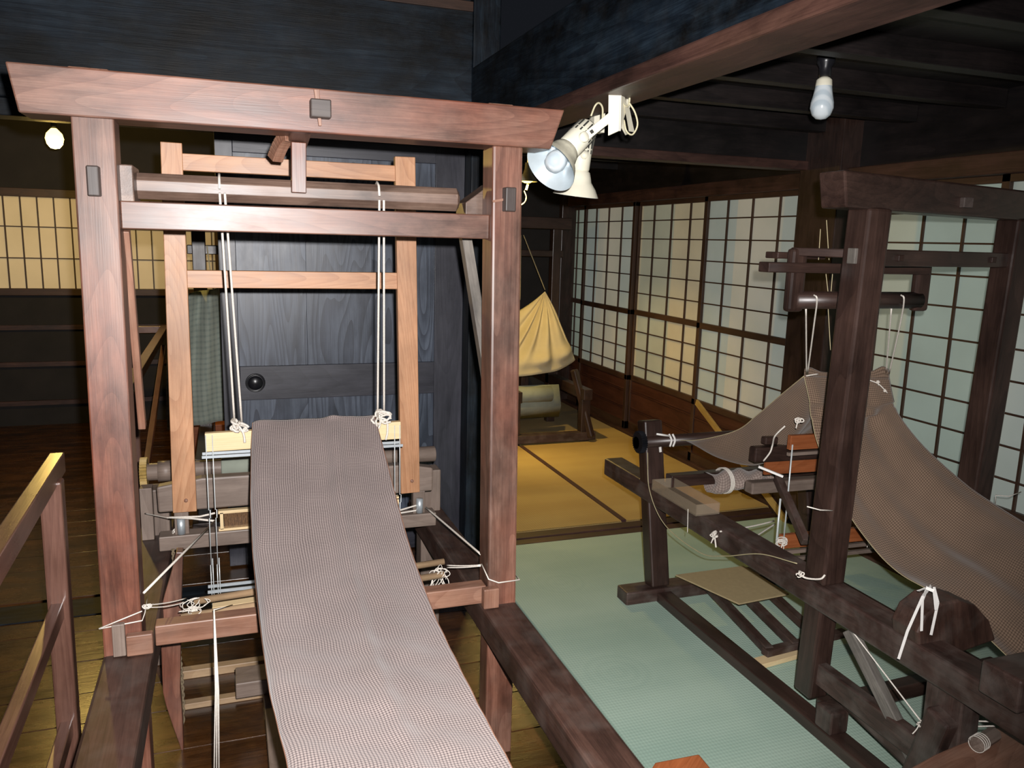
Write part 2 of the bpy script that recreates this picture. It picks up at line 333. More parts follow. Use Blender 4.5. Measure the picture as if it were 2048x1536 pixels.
class MB:
    def __init__(self): self.v = []; self.f = []; self.g = []; self.s = []

    def add(self, vs, fs, gs, smooth=False):
        o = len(self.v); self.v += [Vector(x) for x in vs]; self.g += [Vector(x) for x in gs]
        for f in fs: self.f.append([o + i for i in f]); self.s.append(smooth)
        return self

    def bar(self, p0, p1, w_, h, up=None, w2=None, h2=None, off=None):
        """box from p0 to p1; w_ across, h along up"""
        p0, p1 = Vector(p0), Vector(p1); d, s, u = frame_of(p1 - p0, up); ln = (p1 - p0).length
        w2 = w_ if w2 is None else w2; h2 = h if h2 is None else h2
        off = off or V(random.uniform(0, 9), random.uniform(0, 3), random.uniform(0, 3))
        vs, gs = [], []
        for k, (p, a, b_) in enumerate(((p0, w_, h), (p1, w2, h2))):
            for i, j in ((-1, -1), (1, -1), (1, 1), (-1, 1)):
                vs.append(p + s * (i * a / 2) + u * (j * b_ / 2)); gs.append(off + V(k * ln, i * a / 2, j * b_ / 2))
        return self.add(vs, [(0, 1, 2, 3), (7, 6, 5, 4), (0, 4, 5, 1), (1, 5, 6, 2), (2, 6, 7, 3), (3, 7, 4, 0)], gs)

    def box(self, a, b_):
        """axis-aligned box, grain along its longest side"""
        a, b_ = Vector(a), Vector(b_); c = (a + b_) / 2; s = b_ - a; k = max(range(3), key=lambda i: abs(s[i]))
        if k == 0: return self.bar((a.x, c.y, c.z), (b_.x, c.y, c.z), abs(s.y), abs(s.z))
        if k == 1: return self.bar((c.x, a.y, c.z), (c.x, b_.y, c.z), abs(s.x), abs(s.z))
        return self.bar((c.x, c.y, a.z), (c.x, c.y, b_.z), abs(s.x), abs(s.y), up=V(0, 1, 0))

    def tube(self, pts, r, seg=8, closed=False, r_fn=None, caps=True):
        pts = [Vector(p) for p in pts]; n = len(pts); off = V(random.uniform(0, 9), 0, 0); L = 0; rings = []
        vs, gs, fs = [], [], []; prev = None
        for i, p in enumerate(pts):
            t = (pts[min(i + 1, n - 1)] - pts[max(i - 1, 0)])
            if t.length < 1e-9: t = V(0, 0, 1)
            t.normalize()
            if prev is None: _, s, u = frame_of(t)
            else:
                s = prev - t * prev.dot(t); s = s.normalized() if s.length > 1e-6 else frame_of(t)[1]; u = t.cross(s)
            prev = s; rr = r_fn(i / (n - 1)) * r if r_fn else r
            if i: L += (p - pts[i - 1]).length
            for k in range(seg):
                a_ = 2 * PI * k / seg; vs.append(p + (s * math.cos(a_) + u * math.sin(a_)) * rr)
                gs.append(off + V(L, rr * math.cos(a_), rr * math.sin(a_)))
        for i in range(n - 1):
            for k in range(seg):
                k2 = (k + 1) % seg; fs.append((i * seg + k, i * seg + k2, (i + 1) * seg + k2, (i + 1) * seg + k))
        if caps: fs.append(tuple(reversed(range(seg)))); fs.append(tuple((n - 1) * seg + k for k in range(seg)))
        return self.add(vs, fs, gs, smooth=seg > 8 or r < 0.01)

    def lathe(self, prof, base, axis, seg=32, closed=False, start=0.0):
        """prof: (radius, distance along axis)"""
        base = Vector(base); d, s, u = frame_of(Vector(axis)); vs, gs, fs = [], [], []
        for (r, z) in prof:
            for k in range(seg):
                a_ = start + 2 * PI * k / seg; vs.append(base + d * z + (s * math.cos(a_) + u * math.sin(a_)) * max(r, 1e-5)); gs.append(V(z, r * math.cos(a_), r * math.sin(a_)))
        for i in range(len(prof) - 1):
            for k in range(seg):
                k2 = (k + 1) % seg; fs.append((i * seg + k, i * seg + k2, (i + 1) * seg + k2, (i + 1) * seg + k))
        if closed: fs.append(tuple(reversed(range(seg)))); fs.append(tuple((len(prof) - 1) * seg + k for k in range(seg)))
        return self.add(vs, fs, gs, smooth=seg > 12)

    def prism(self, outline, dvec, off=None):
        """extrude a closed 3D outline by dvec"""
        o = [Vector(p) for p in outline]; n = len(o); dvec = Vector(dvec)
        off = off or V(random.uniform(0, 9), random.uniform(0, 3), 0)
        vs = o + [p + dvec for p in o]
        ex = (o[1] - o[0]).normalized(); nn = dvec.normalized(); ey = nn.cross(ex)
        gs = [off + V((p - o[0]).dot(ex), (p - o[0]).dot(ey), (p - o[0]).dot(nn)) for p in vs]
        fs = [tuple(reversed(range(n))), tuple(range(n, 2 * n))] + [(i, (i + 1) % n, n + (i + 1) % n, n + i) for i in range(n)]
        return self.add(vs, fs, gs)

    def sheet(self, grid, thick=0.0, gfn=None, smooth=True):
        """grid[i][j] of points -> surface; attribute from lengths"""
        ni, nj = len(grid), len(grid[0]); vs, gs, fs = [], [], []
        li = [0.0]
        for i in range(1, ni): li.append(li[-1] + sum((Vector(grid[i][j]) - Vector(grid[i - 1][j])).length for j in range(0, nj, max(1, nj // 4))) / len(range(0, nj, max(1, nj // 4))))
        for i in range(ni):
            lj = 0.0
            for j in range(nj):
                if j: lj += (Vector(grid[i][j]) - Vector(grid[i][j - 1])).length
                vs.append(grid[i][j]); gs.append(V(lj, li[i], 0) if gfn is None else gfn(i, j, lj, li[i]))
        for i in range(ni - 1):
            for j in range(nj - 1): fs.append((i * nj + j, i * nj + j + 1, (i + 1) * nj + j + 1, (i + 1) * nj + j))
        return self.add(vs, fs, gs, smooth=smooth)

    def build(self, name, mat, parent=None, bevel=0.0, solid=0.0, subd=0):
        me = bpy.data.meshes.new(name); base = V(0, 0, 0)
        org = Vector([(min(v[k] for v in self.v) + max(v[k] for v in self.v)) / 2 for k in range(3)]); org.z = min(v.z for v in self.v)
        me.from_pydata([tuple(v - org) for v in self.v], [], self.f)
        at_ = me.attributes.new('gr', 'FLOAT_VECTOR', 'POINT')
        for i, g in enumerate(self.g): at_.data[i].vector = g
        for p, s in zip(me.polygons, self.s): p.use_smooth = s
        me.update()
        o = bpy.data.objects.new(name, me); col.objects.link(o)
        me.materials.append(M[mat] if isinstance(mat, str) else mat)
        if parent is not None:
            o.parent = parent; o.location = org - world_loc(parent)
        else: o.location = org
        if solid: md = o.modifiers.new('solid', 'SOLIDIFY'); md.thickness = solid; md.offset = 0
        if subd: md = o.modifiers.new('sub', 'SUBSURF'); md.levels = subd; md.render_levels = subd
        if bevel: md = o.modifiers.new('bevel', 'BEVEL'); md.width = bevel; md.segments = 2; md.limit_method = 'ANGLE'; md.angle_limit = math.radians(40)
        return o


def world_loc(o):
    l = Vector(o.location)
    while o.parent: o = o.parent; l = l + Vector(o.location)
    return l


def tag(o, label, cat, group=None):
    o['label'] = label; o['category'] = cat
    if group: o['group'] = group
    return o


def thing(name, loc, label, cat, group=None):
    o = bpy.data.objects.new(name, None); o.empty_display_size = 0.05; o.location = loc; col.objects.link(o)
    return tag(o, label, cat, group)


TRIM = [0]


def struct(name, mb, mat, bevel=0.0, parent=None, **k):
    if name.startswith('trim_'): TRIM[0] += 1; name = f'trim_{TRIM[0]}'
    o = mb.build(name, mat, parent, bevel, **k)
    if parent is None: o['kind'] = 'structure'
    return o


def bez(pts, n=24):
    """smooth curve through points (Catmull-Rom)"""
    P = [Vector(p) for p in pts]; P = [P[0] * 2 - P[1]] + P + [P[-1] * 2 - P[-2]]; out = []
    m_ = len(P) - 3
    for i in range(m_):
        for k in range(n // m_ + 1):
            t = k / (n // m_ + 1); a_, b_, c_, d_ = P[i:i + 4]
            out.append(0.5 * ((2 * b_) + (c_ - a_) * t + (2 * a_ - 5 * b_ + 4 * c_ - d_) * t * t + (3 * b_ - a_ - 3 * c_ + d_) * t ** 3))
    out.append(P[-2]); return out


def interp(x, xs, ys):
    if x <= xs[0]: return ys[0]
    for i in range(len(xs) - 1):
        if x <= xs[i + 1]:
            t = (x - xs[i]) / (xs[i + 1] - xs[i]); return ys[i] + (ys[i + 1] - ys[i]) * t
    return ys[-1]


def knot(mb, c, r=0.015, rope=0.0018, loops=5, tails=2, seed=1, down=1.0):
    rn = random.Random(seed); c = Vector(c)
    for k in range(loops):
        ax = V(rn.uniform(-1, 1), rn.uniform(-1, 1), rn.uniform(-.5, 1)).normalized(); _, s, u = frame_of(ax)
        o = V(rn.uniform(-.6, .6), rn.uniform(-.5, .5), rn.uniform(-.5, .5)) * r; a0 = rn.uniform(0, 6)
        pts = [c + o + (s * math.cos(a0 + t * 5.6 / 12) + u * math.sin(a0 + t * 5.6 / 12) * 0.6) * r * rn.uniform(.75, 1.0) for t in range(13)]
        mb.tube(bez(pts, 26), rope, 6)
    for k in range(tails):
        e = c + V(rn.uniform(-1, 1), rn.uniform(-.5, .5), -down * rn.uniform(1.0, 2.0)) * r * 1.4
        mb.tube(bez([c, c + (e - c) * .5 + V(rn.uniform(-1, 1), 0, rn.uniform(-.2, .6)) * r * .5, e], 8), rope, 6)
    return mb


# ============================================================ THE SETTING
XR, YB = 2.97, 6.85          # right paper-door wall, far wall
# wooden floor: separate board runs kept in one mesh
fb = MB(); y = -0.6
rn = random.Random(3)
while y < YB + 0.7:
    wdt = rn.uniform(0.17, 0.25)
    fb.box((-3.2, y, -0.03), (3.2, y + wdt - 0.003, 0.0)); y += wdt
struct('floor', fb, 'floorwood', bevel=0.0015)
# far-left wall: boards below, paper windows above
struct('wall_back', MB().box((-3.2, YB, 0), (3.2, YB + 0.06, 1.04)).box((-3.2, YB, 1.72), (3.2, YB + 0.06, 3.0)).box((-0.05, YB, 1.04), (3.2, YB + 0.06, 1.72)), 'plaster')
for i, z in enumerate((0.16, 0.46, 0.74)):
    struct('trim_1', MB().box((-3.2, YB - 0.025, z), (1.0, YB, z + 0.035)), 'brownbeam')
struct('trim_2', MB().box((-3.2, YB - 0.04, 1.00), (1.2, YB + 0.02, 1.05)), 'frame', bevel=0.003)
struct('trim_2', MB().box((-3.2, YB - 0.04, 1.72), (1.2, YB + 0.02, 1.78)), 'frame', bevel=0.003)
w1 = struct('window_1', MB().box((-3.0, YB - 0.02, 1.04), (-2.96, YB + 0.02, 1.73)).box((-0.35, YB - 0.02, 1.04), (-0.31, YB + 0.02, 1.73)).box((-0.09, YB - 0.02, 1.04), (-0.05, YB + 0.02, 1.73)), 'frame')
lm = MB(); x = -2.95
while x < -0.06: lm.box((x, YB - 0.012, 1.04), (x + 0.008, YB + 0.006, 1.73)); x += 0.109
for k in range(1, 3): lm.box((-3.0, YB - 0.010, 1.04 + 0.23 * k), (-0.05, YB + 0.004, 1.048 + 0.23 * k))
lm.build('lattice', 'frame', w1)
MB().sheet([[V(-3, YB + 0.01, 1.04), V(-0.05, YB + 0.01, 1.04)], [V(-3, YB + 0.01, 1.73), V(-0.05, YB + 0.01, 1.73)]], smooth=False).build('paper', 'paper_warm', w1)
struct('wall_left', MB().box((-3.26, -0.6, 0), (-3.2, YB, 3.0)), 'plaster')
# right wall above the paper doors
struct('wall_right', MB().box((XR + 0.03, -0.6, 1.90), (XR + 0.09, YB, 3.0)), 'joist')
struct('trim_3', MB().box((XR - 0.05, -0.6, 1.815), (XR + 0.09, YB, 1.90)), 'brownbeam', bevel=0.004)       # kamoi
struct('trim_4', MB().box((XR - 0.06, -0.6, -0.01), (XR + 0.09, 3.60, 0.025)), 'brownbeam', bevel=0.004)     # sill
struct('trim_4', MB().box((XR - 0.04, 3.60, -0.01), (XR + 0.09, YB, 0.04)), 'brownbeam', bevel=0.004)
struct('trim_5', MB().box((XR - 0.09, 3.30, 0), (XR + 0.15, 3.60, 2.35)), 'dark', bevel=0.006)               # pillar
struct('trim_5', MB().box((XR - 0.10, 6.78, 0), (XR + 0.10, 6.9, 2.3)), 'dark', bevel=0.006)


def paper_door(n, y0, y1, dx, mid, mat, paper):
    x0, x1 = XR + dx - 0.012, XR + dx + 0.014
    f = MB()
    for ya, yb in ((y0, y0 + 0.038), (y1 - 0.038, y1)): f.box((x0, ya, 0.03), (x1, yb, 1.83))
    f.box((x0, y0, 1.785), (x1, y1, 1.83)); f.box((x0, y0, 0.03), (x1, y1, 0.10)); f.box((x0, y0, 0.435), (x1, y1, 0.475))
    if mid: f.box((x0, y0, 0.955), (x1, y1, 0.995))
    d = struct(f'door_{n}', f, 'frame', bevel=0.002)
    l = MB(); k = 4
    for i in range(1, k):
        yy = y0 + (y1 - y0) * i / k; l.box((XR + dx - 0.006, yy - 0.005, 0.46), (XR + dx + 0.006, yy + 0.005, 1.80))
    zs = [1.675, 1.54, 1.402, 1.265, 1.125] + ([0.828, 0.692, 0.555] if mid else [0.995, 0.862, 0.728, 0.592])
    for z in zs: l.box((XR + dx - 0.004, y0 + 0.03, z - 0.004), (XR + dx + 0.004, y1 - 0.03, z + 0.004))
    l.build('lattice', 'frame', d)
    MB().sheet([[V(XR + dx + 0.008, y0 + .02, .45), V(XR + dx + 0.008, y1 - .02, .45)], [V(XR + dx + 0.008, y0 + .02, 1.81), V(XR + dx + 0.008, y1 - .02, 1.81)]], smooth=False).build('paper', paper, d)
    p = MB().box((XR + dx - 0.002, y0 + .03, .08), (XR + dx + 0.01, y1 - .03, .45))
    for z in (0.20, 0.215, 0.34, 0.355): p.box((XR + dx - 0.008, y0 + .035, z), (XR + dx, y1 - .035, z + .006))
    p.build('lower_panel', mat, d)
    return d


paper_door(1, 6.48, 6.90 + 0.5, 0.03, True, 'panel', 'paper_green')
paper_door(2, 5.56, 6.50, 0.0, True, 'panel', 'paper')
paper_door(3, 4.59, 5.58, 0.03, True, 'panel', 'paper_lamp_tint')
paper_door(4, 3.60, 4.61, 0.0, True, 'panel', 'paper')
paper_door(5, 2.43, 3.30, 0.03, False, 'panel', 'paper_green')
paper_door(6, 1.50, 2.46, 0.0, False, 'panel', 'paper')
paper_door(7, 0.55, 1.53, 0.03, False, 'panel', 'paper')
# ceiling with joists over the matted room
struct('ceiling', MB().box((1.1, -0.6, 2.16), (XR + .1, YB, 2.20)).box((-3.2, 3.66, 2.55), (1.1, YB, 2.6)), 'joist')
for i, yj in enumerate((0.75, 1.2, 1.65, 2.10, 2.55, 3.0, 3.46, 4.2, 4.8, 5.4, 6.0)):
    struct('trim_6', MB().box((1.17, yj - 0.03, 2.085), (XR + 0.03, yj + 0.03, 2.16)), 'joist', bevel=0.003)
# big sooted beam running away over the mat edge; brown lintel under it
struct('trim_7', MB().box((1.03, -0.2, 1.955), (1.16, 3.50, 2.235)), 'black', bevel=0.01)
struct('trim_8', MB().box((1.015, -0.2, 1.915), (1.175, 3.50, 1.958)), 'brownbeam', bevel=0.006)
# cross wall over the back opening (kamoi + boards)
struct('trim_9', MB().box((1.15, 3.54, 1.905), (XR, 3.64, 1.950)), 'brownbeam', bevel=0.003)
struct('wall_middle', MB().box((1.15, 3.56, 1.95), (XR, 3.62, 2.20)), 'joist')
struct('trim_10', MB().box((1.035, 3.50, 0), (1.16, 3.66, 2.75)), 'black', bevel=0.006)                     # wall post beside the door
# big black beam and boards above the plank door
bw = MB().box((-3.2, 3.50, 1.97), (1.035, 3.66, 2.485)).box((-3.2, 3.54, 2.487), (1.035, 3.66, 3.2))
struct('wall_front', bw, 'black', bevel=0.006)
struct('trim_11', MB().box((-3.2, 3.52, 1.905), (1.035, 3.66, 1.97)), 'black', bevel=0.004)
struct('trim_12', MB().box((1.03, 3.49, 2.46), (0.25, 3.53, 2.50)), 'frame', bevel=0.002)
# plank sliding door
d1 = struct('door_8', MB().box((-0.035, 3.60, 0.02), (0.035, 3.635, 1.905)).box((0.90, 3.60, 0.02), (1.035, 3.635, 1.905)).box((0.035, 3.60, 1.83), (0.90, 3.635, 1.905)).box((0.035, 3.60, 0.78), (0.90, 3.635, 0.93)).box((0.035, 3.60, 0.02), (0.90, 3.635, 0.14)), 'doorframe', bevel=0.002)
pn = MB()
for i in range(3):
    pn.box((0.035 + i * 0.2885, 3.612, 0.93), (0.035 + (i + 1) * 0.2885 - 0.0005, 3.628, 1.83)); pn.box((0.035 + i * 0.2885, 3.612, 0.14), (0.035 + (i + 1) * 0.2885 - 0.0005, 3.628, 0.78))
pn.build('plank', 'door', d1, bevel=0.0006)
MB().lathe([(0.0, -0.014), (0.022, -0.013), (0.030, -0.006), (0.034, 0.0), (0.036, -0.006), (0.041, -0.006), (0.042, 0.0)], (0.098, 3.60, 0.857), (0, 1, 0), 32).build('door_pull', 'iron', d1)
# sills on the floor line between the rooms
struct('trim_13', MB().box((-3.2, 3.47, -0.002), (1.10, 3.66, 0.012)), 'floorwood', bevel=0.002)
struct('trim_13', MB().box((-3.2, 3.30, -0.004), (1.02, 3.462, 0.005)), 'black', bevel=0.002)
struct('trim_14', MB().box((1.10, 3.52, -0.002), (XR - 0.06, 3.58, 0.010)).box((1.10, 3.585, -0.002), (XR - 0.06, 3.66, 0.016)), 'brownbeam', bevel=0.002)

# ============================================================ MATS
def mat_obj(name, mat, x0, x1, y0, y1, z0, z1, label, cat, grp=None, wav=0.0):
    g = []; nx, ny = 24, 40
    for i in range(ny + 1):
        yy = y0 + (y1 - y0) * i / ny
        g.append([V(x0 + (x1 - x0) * j / nx, yy, z1 + wav * math.sin(yy * 7 + 0.6 * j / nx) * math.sin(j / nx * PI)) for j in range(nx + 1)])
    mb = MB().sheet(g, gfn=lambda i, j, a_, b_: V(*g[i][j]))
    mb.box((x0, y0, z0), (x1, y1, z1 - 0.004 - wav))
    return tag(mb.build(name, mat), label, cat, grp)


mat_obj('rush_mat', 'goza', 1.095, XR - 0.055, -0.3, 3.515, 0.0, 0.010, 'pale green woven rush mat covering the floor under the dark loom', 'floor mat', wav=0.0015)
mat_obj('tatami_mat', 'tatami', 1.12, 1.97, 3.67, 5.68, 0.0, 0.018, 'yellow straw mat left of the dark border strip in the back room', 'tatami mat', 'straw mats in the back room')
mat_obj('tatami_mat', 'tatami', 2.003, XR - 0.045, 3.67, 5.68, 0.0, 0.018, 'yellow straw mat right of the dark border strip, along the paper doors', 'tatami mat', 'straw mats in the back room')
mat_obj('tatami_mat', 'tatami_shade_tone', 1.12, XR - 0.045, 5.69, 6.8, 0.0, 0.016, 'straw mat coloured darker for shade, under the far loom with the yellow cloth', 'tatami mat', 'straw mats in the back room')
tag(MB().box((1.971, 3.68, 0.0), (2.002, 5.30, 0.021)).build('mat_border', 'heri'), 'dark red-brown cloth border strip between the two yellow straw mats', 'mat border')

# ============================================================ LOOM 1
LX = 0.2185
YP = 2.0
loom = thing('floor_loom', (LX, YP, 0), 'reddish-brown wooden floor loom with a tall gate frame, on the board floor', 'loom')


def lean(z): return YP + (z - 0.48) * 0.0383


def post(mb, x0, x1, z0, z1, dy=0.092):
    a_ = V((x0 + x1) / 2, lean(z0) + dy / 2, z0); b_ = V((x0 + x1) / 2, lean(z1) + dy / 2, z1)
    return mb.bar(a_, b_, x1 - x0, dy, up=V(0, 1, 0))


post(MB(), -0.315, -0.228, 0.40, 1.745).build('post', 'red', loom, bevel=0.004)
post(MB(), 0.664, 0.748, 0.40, 1.745).build('post', 'red', loom, bevel=0.007)
# square tenon ends over the beam
for xa, xb in ((-0.318, -0.235), (0.655, 0.725)):
    MB().bar(V((xa + xb) / 2, lean(1.84) + 0.045, 1.80), V((xa + xb) / 2, lean(1.84) + 0.045, 1.852), xb - xa, 0.06, up=V(0, 1, 0)).build('tenon', 'redpale', loom, bevel=0.004)
yb_ = lean(1.74)
# top beam with slanted ends
ol = [V(-0.430, yb_ - 0.012, 1.845), V(0.858, yb_ - 0.012, 1.845), V(0.822, yb_ - 0.012, 1.742), V(-0.412, yb_ - 0.012, 1.742)]
MB().prism(ol, (0, 0.115, 0)).build('top_beam', 'red', loom, bevel=0.004)
c0 = at(640, 219, 1, yb_ - 0.02)
MB().box((c0.x - 0.024, yb_ - 0.045, c0.z - 0.021), (c0.x + 0.024, yb_ + 0.0, c0.z + 0.021)).build('through_tenon', 'tenonwood', loom, bevel=0.003)
p_a = at(633, 179, 1, yb_ - 0.022); p_b = at(640, 252, 1, yb_ - 0.022)
MB().bar(p_a, p_b, 0.013, 0.008, up=V(0, 1, 0), w2=0.007).build('wedge', 'redpale', loom, bevel=0.001)
# cross bar with tenon pegs
ycb = lean(1.53)
MB().bar((-0.228, ycb + 0.045, 1.534), (0.664, ycb + 0.045, 1.534), 0.04, 0.064).build('crossbar', 'red', loom, bevel=0.003)
for (px, py, hw, hh) in ((187, 362, 0.0125, 0.033), (1020, 399, 0.0145, 0.031)):
    c = at(px, py, 1, lean(1.59) - 0.02)
    MB().box((c.x - hw, lean(1.59) - 0.03, c.z - hh), (c.x + hw, lean(1.59) + 0.02, c.z + hh)).build('through_tenon', 'tenonwood', loom, bevel=0.003)
c = at(985, 403, 1, lean(1.57) - 0.003); e = at(1008, 399, 1, lean(1.57) - 0.003)
MB().bar(c, e, 0.006, 0.006).build('peg', 'redpale', loom)
# side rails and what stands under them
MB().box((-0.317, 0.35, 0.392), (-0.204, 2.98, 0.480)).build('side_rail', 'rail', loom, bevel=0.008)
MB().box((0.645, 0.35, 0.392), (0.748, 2.98, 0.480)).build('side_rail', 'rail', loom, bevel=0.008)
MB().box((0.666, 2.005, 0.0), (0.748, 2.075, 0.40)).build('leg', 'red', loom, bevel=0.004)
MB().box((-0.300, 2.005, 0.0), (-0.225, 2.075, 0.40)).build('leg', 'red', loom, bevel=0.004)
for xx in (-0.29, 0.66):
    MB().box((xx, 2.82, 0.0), (xx + 0.075, 2.90, 0.64)).build('rear_post', 'greywood', loom, bevel=0.004)
    MB().box((xx - 0.01, 0.45, 0.0), (xx + 0.085, 0.53, 0.40)).build('leg', 'rail', loom, bevel=0.004)
# pale blocks and chips at the foot of the front posts
MB().box((-0.262, 1.978, 0.482), (-0.203, 2.0, 0.535)).build('corner_block', 'redpale', loom, bevel=0.003)
MB().box((-0.292, 1.985, 0.482), (-0.264, 2.0, 0.565)).build('mortise_patch', 'greywood', loom, bevel=0.002)
MB().box((0.643, 1.975, 0.482), (0.688, 2.0, 0.540)).build('corner_block', 'redpale', loom, bevel=0.003)
MB().box((-0.2, 2.01, 0.484), (0.66, 2.055, 0.537)).build('lower_crossbar', 'redpale', loom, bevel=0.003)
# curved lower leg, brown, beneath the beater
co = [(352, 1105), (344, 1140), (329, 1190), (320, 1230), (322, 1287), (324, 1345), (326, 1386), (332, 1412), (345, 1451), (356, 1482), (364, 1506), (367, 1500), (365, 1440), (360, 1375), (362, 1240), (366, 1105)]
co = [at(a_, b_, 1, 2.30) for a_, b_ in reversed(co)]
MB().prism(co, (0, 0.04, 0)).build('curved_leg', 'red', loom, bevel=0.002)
# roller, its brackets, centre hanger
yr = 2.20
ra = at(245, 372, 1, yr); rb_ = at(915, 398, 1, yr); zr = 1.607
MB().lathe([(0.020, 0.0), (0.034, 0.006), (0.034, 0.84), (0.022, 0.848)], (ra.x, yr, zr), (1, 0, 0), 8, closed=True, start=PI / 8).build('roller', 'rollerwood', loom, bevel=0.0015)
MB().box((-0.232, 2.10, 1.555), (-0.200, 2.24, 1.65)).build('bracket', 'rollerwood', loom, bevel=0.003)
o_ = [V(0.625, 2.16, 1.56), V(0.70, 2.16, 1.56), V(0.70, 2.16, 1.655), V(0.625, 2.16, 1.60)]
MB().prism(o_, (0, 0.10, 0)).build('bracket', 'rollerwood', loom, bevel=0.002)
h0 = at(597, 285, 1, 2.15); h1 = at(597, 362, 1, 2.15)
MB().bar(h0, h1 + V(0, 0, -0.03), 0.037, 0.02, up=V(0, 1, 0)).build('hanger', 'red', loom, bevel=0.002)
arc = []
for t in range(9):
    s = t / 8; arc.append(V(h0.x - 0.02 - 0.035 * s, yb_ + 0.1 + 0.06 * s, 1.745 - 0.055 * s * s))
am = MB()
for i in range(8): am.bar(arc[i], arc[i + 1], 0.03, 0.03, off=V(i * .02, 0, 0))
am.build('hook_arm', 'redpale', loom, bevel=0.002)
MB().bar((h0.x, yb_ - 0.01, 1.762), (h0.x, yb_ + 0.17, 1.735), 0.05, 0.03).build('arm', 'red', loom, bevel=0.002)
# slanting brace behind the right post and long board behind the left
MB().bar((0.655, 2.30, 1.56), (0.695, 2.115, 1.06), 0.030, 0.035, up=V(0, 1, 0)).build('brace', 'greybrace', loom, bevel=0.002)
MB().bar((-0.225, 2.12, 1.50), (-0.228, 2.27, 0.985), 0.018, 0.03, up=V(0, 1, 0)).build('brace', 'redpale', loom, bevel=0.002)
# cloth beam at the back with ratchet and green-grey wound cloth
MB().lathe([(0.030, 0), (0.030, 1.03)], (-0.30, 2.9, 0.682), (1, 0, 0), 24, closed=True).build('cloth_beam', 'greywood', loom, bevel=0.002)
rt = MB(); n = 28; o_ = []
for k in range(n * 2): a_ = PI * k / n; rr = 0.052 if k % 2 else 0.045; o_.append(V(-0.305, 2.9 + rr * math.cos(a_), 0.682 + rr * math.sin(a_)))
rt.prism(o_, (0.022, 0, 0)).build('ratchet', 'yellowwood', loom)
MB().lathe([(0.036, 0), (0.036, 0.05), (0.033, 0.05), (0.033, 0.12)], (-0.25, 2.9, 0.682), (1, 0, 0), 24, closed=True).build('collar', 'greywood', loom)
MB().lathe([(0.034, 0), (0.041, 0.004), (0.041, 0.55), (0.034, 0.554)], (-0.045, 2.9, 0.684), (1, 0, 0), 28, closed=True).build('wound_cloth', 'greencloth', loom)
MB().box((-0.30, 2.78, 0.48), (-0.262, 2.83, 0.66)).build('stay', 'greywood', loom, bevel=0.002)
# ---- beater
YBt = 2.6
bo = [V(-0.23, YBt, 0.632), V(0.65, YBt, 0.632), V(0.65, YBt, 0.715), V(0.56, YBt, 0.733), V(-0.10, YBt, 0.735), V(-0.232, YBt, 0.715)]
beater = MB().prism(bo, (0, 0.045, 0)).build('beater', 'greywood', loom, bevel=0.006)
beater['label'] = 'grey-brown beater bar hung in a light wooden frame'
for (xa, xb, xc, xd, za, zb) in ((-0.170, -0.112, -0.186, -0.117, 1.752, 0.637), (0.510, 0.575, 0.532, 0.597, 1.752, 0.640)):
    MB().bar(V((xa + xb) / 2, YBt - 0.014, za), V((xc + xd) / 2, YBt - 0.014, zb), xb - xa, 0.028, up=V(0, 1, 0), w2=xd - xc).build('upright', 'beater_light', beater, bevel=0.002)
MB().box((-0.115, YBt - 0.02, 1.675), (0.518, YBt + 0.005, 1.724)).build('frame_bar', 'beater_light', beater, bevel=0.002)
MB().box((-0.118, YBt - 0.02, 1.334), (0.528, YBt + 0.005, 1.387)).build('frame_bar', 'beater_light', beater, bevel=0.002)
for px, py in ((372, 1001), (824, 962)):
    c = at(px, py, 1, YBt - 0.029); MB().lathe([(0.0, -0.002), (0.006, -0.002), (0.006, 0.002)], c, (0, 1, 0), 16).build('screw', 'redpale', beater)
MB().box((-0.232, YBt - 0.01, 0.508), (0.66, YBt + 0.05, 0.555)).build('shuttle_race', 'greywood', beater, bevel=0.003)
rd = MB()
for z0_, z1_ in ((0.612, 0.622), (0.552, 0.562)): rd.box((-0.055, YBt + 0.0, z0_), (0.53, YBt + 0.02, z1_))
rd.box((-0.05, YBt + 0.0, 0.56), (-0.040, YBt + 0.02, 0.615)); rd.box((0.52, YBt + 0.0, 0.56), (0.53, YBt + 0.02, 0.615))
rd.build('reed', 'pale', beater)
rs = MB(); x = -0.037
while x < 0.518: rs.box((x, YBt + 0.004, 0.562), (x + 0.0025, YBt + 0.014, 0.612)); x += 0.004
o = rs.build('reed_dent', 'reed', beater)
for x_ in (-0.165, 0.60):
    MB().box((x_ - 0.02, YBt + 0.0, 0.555), (x_ + 0.022, YBt + 0.03, 0.635)).build('reed_clamp', 'greywood', beater, bevel=0.002)
    MB().lathe([(0, 0), (0.012, 0), (0.012, 0.05), (0, 0.05)], (x_ - 0.0, YBt - 0.012, 0.562), (0, 0, 1), 14).build('clamp_pin', 'silver', beater)
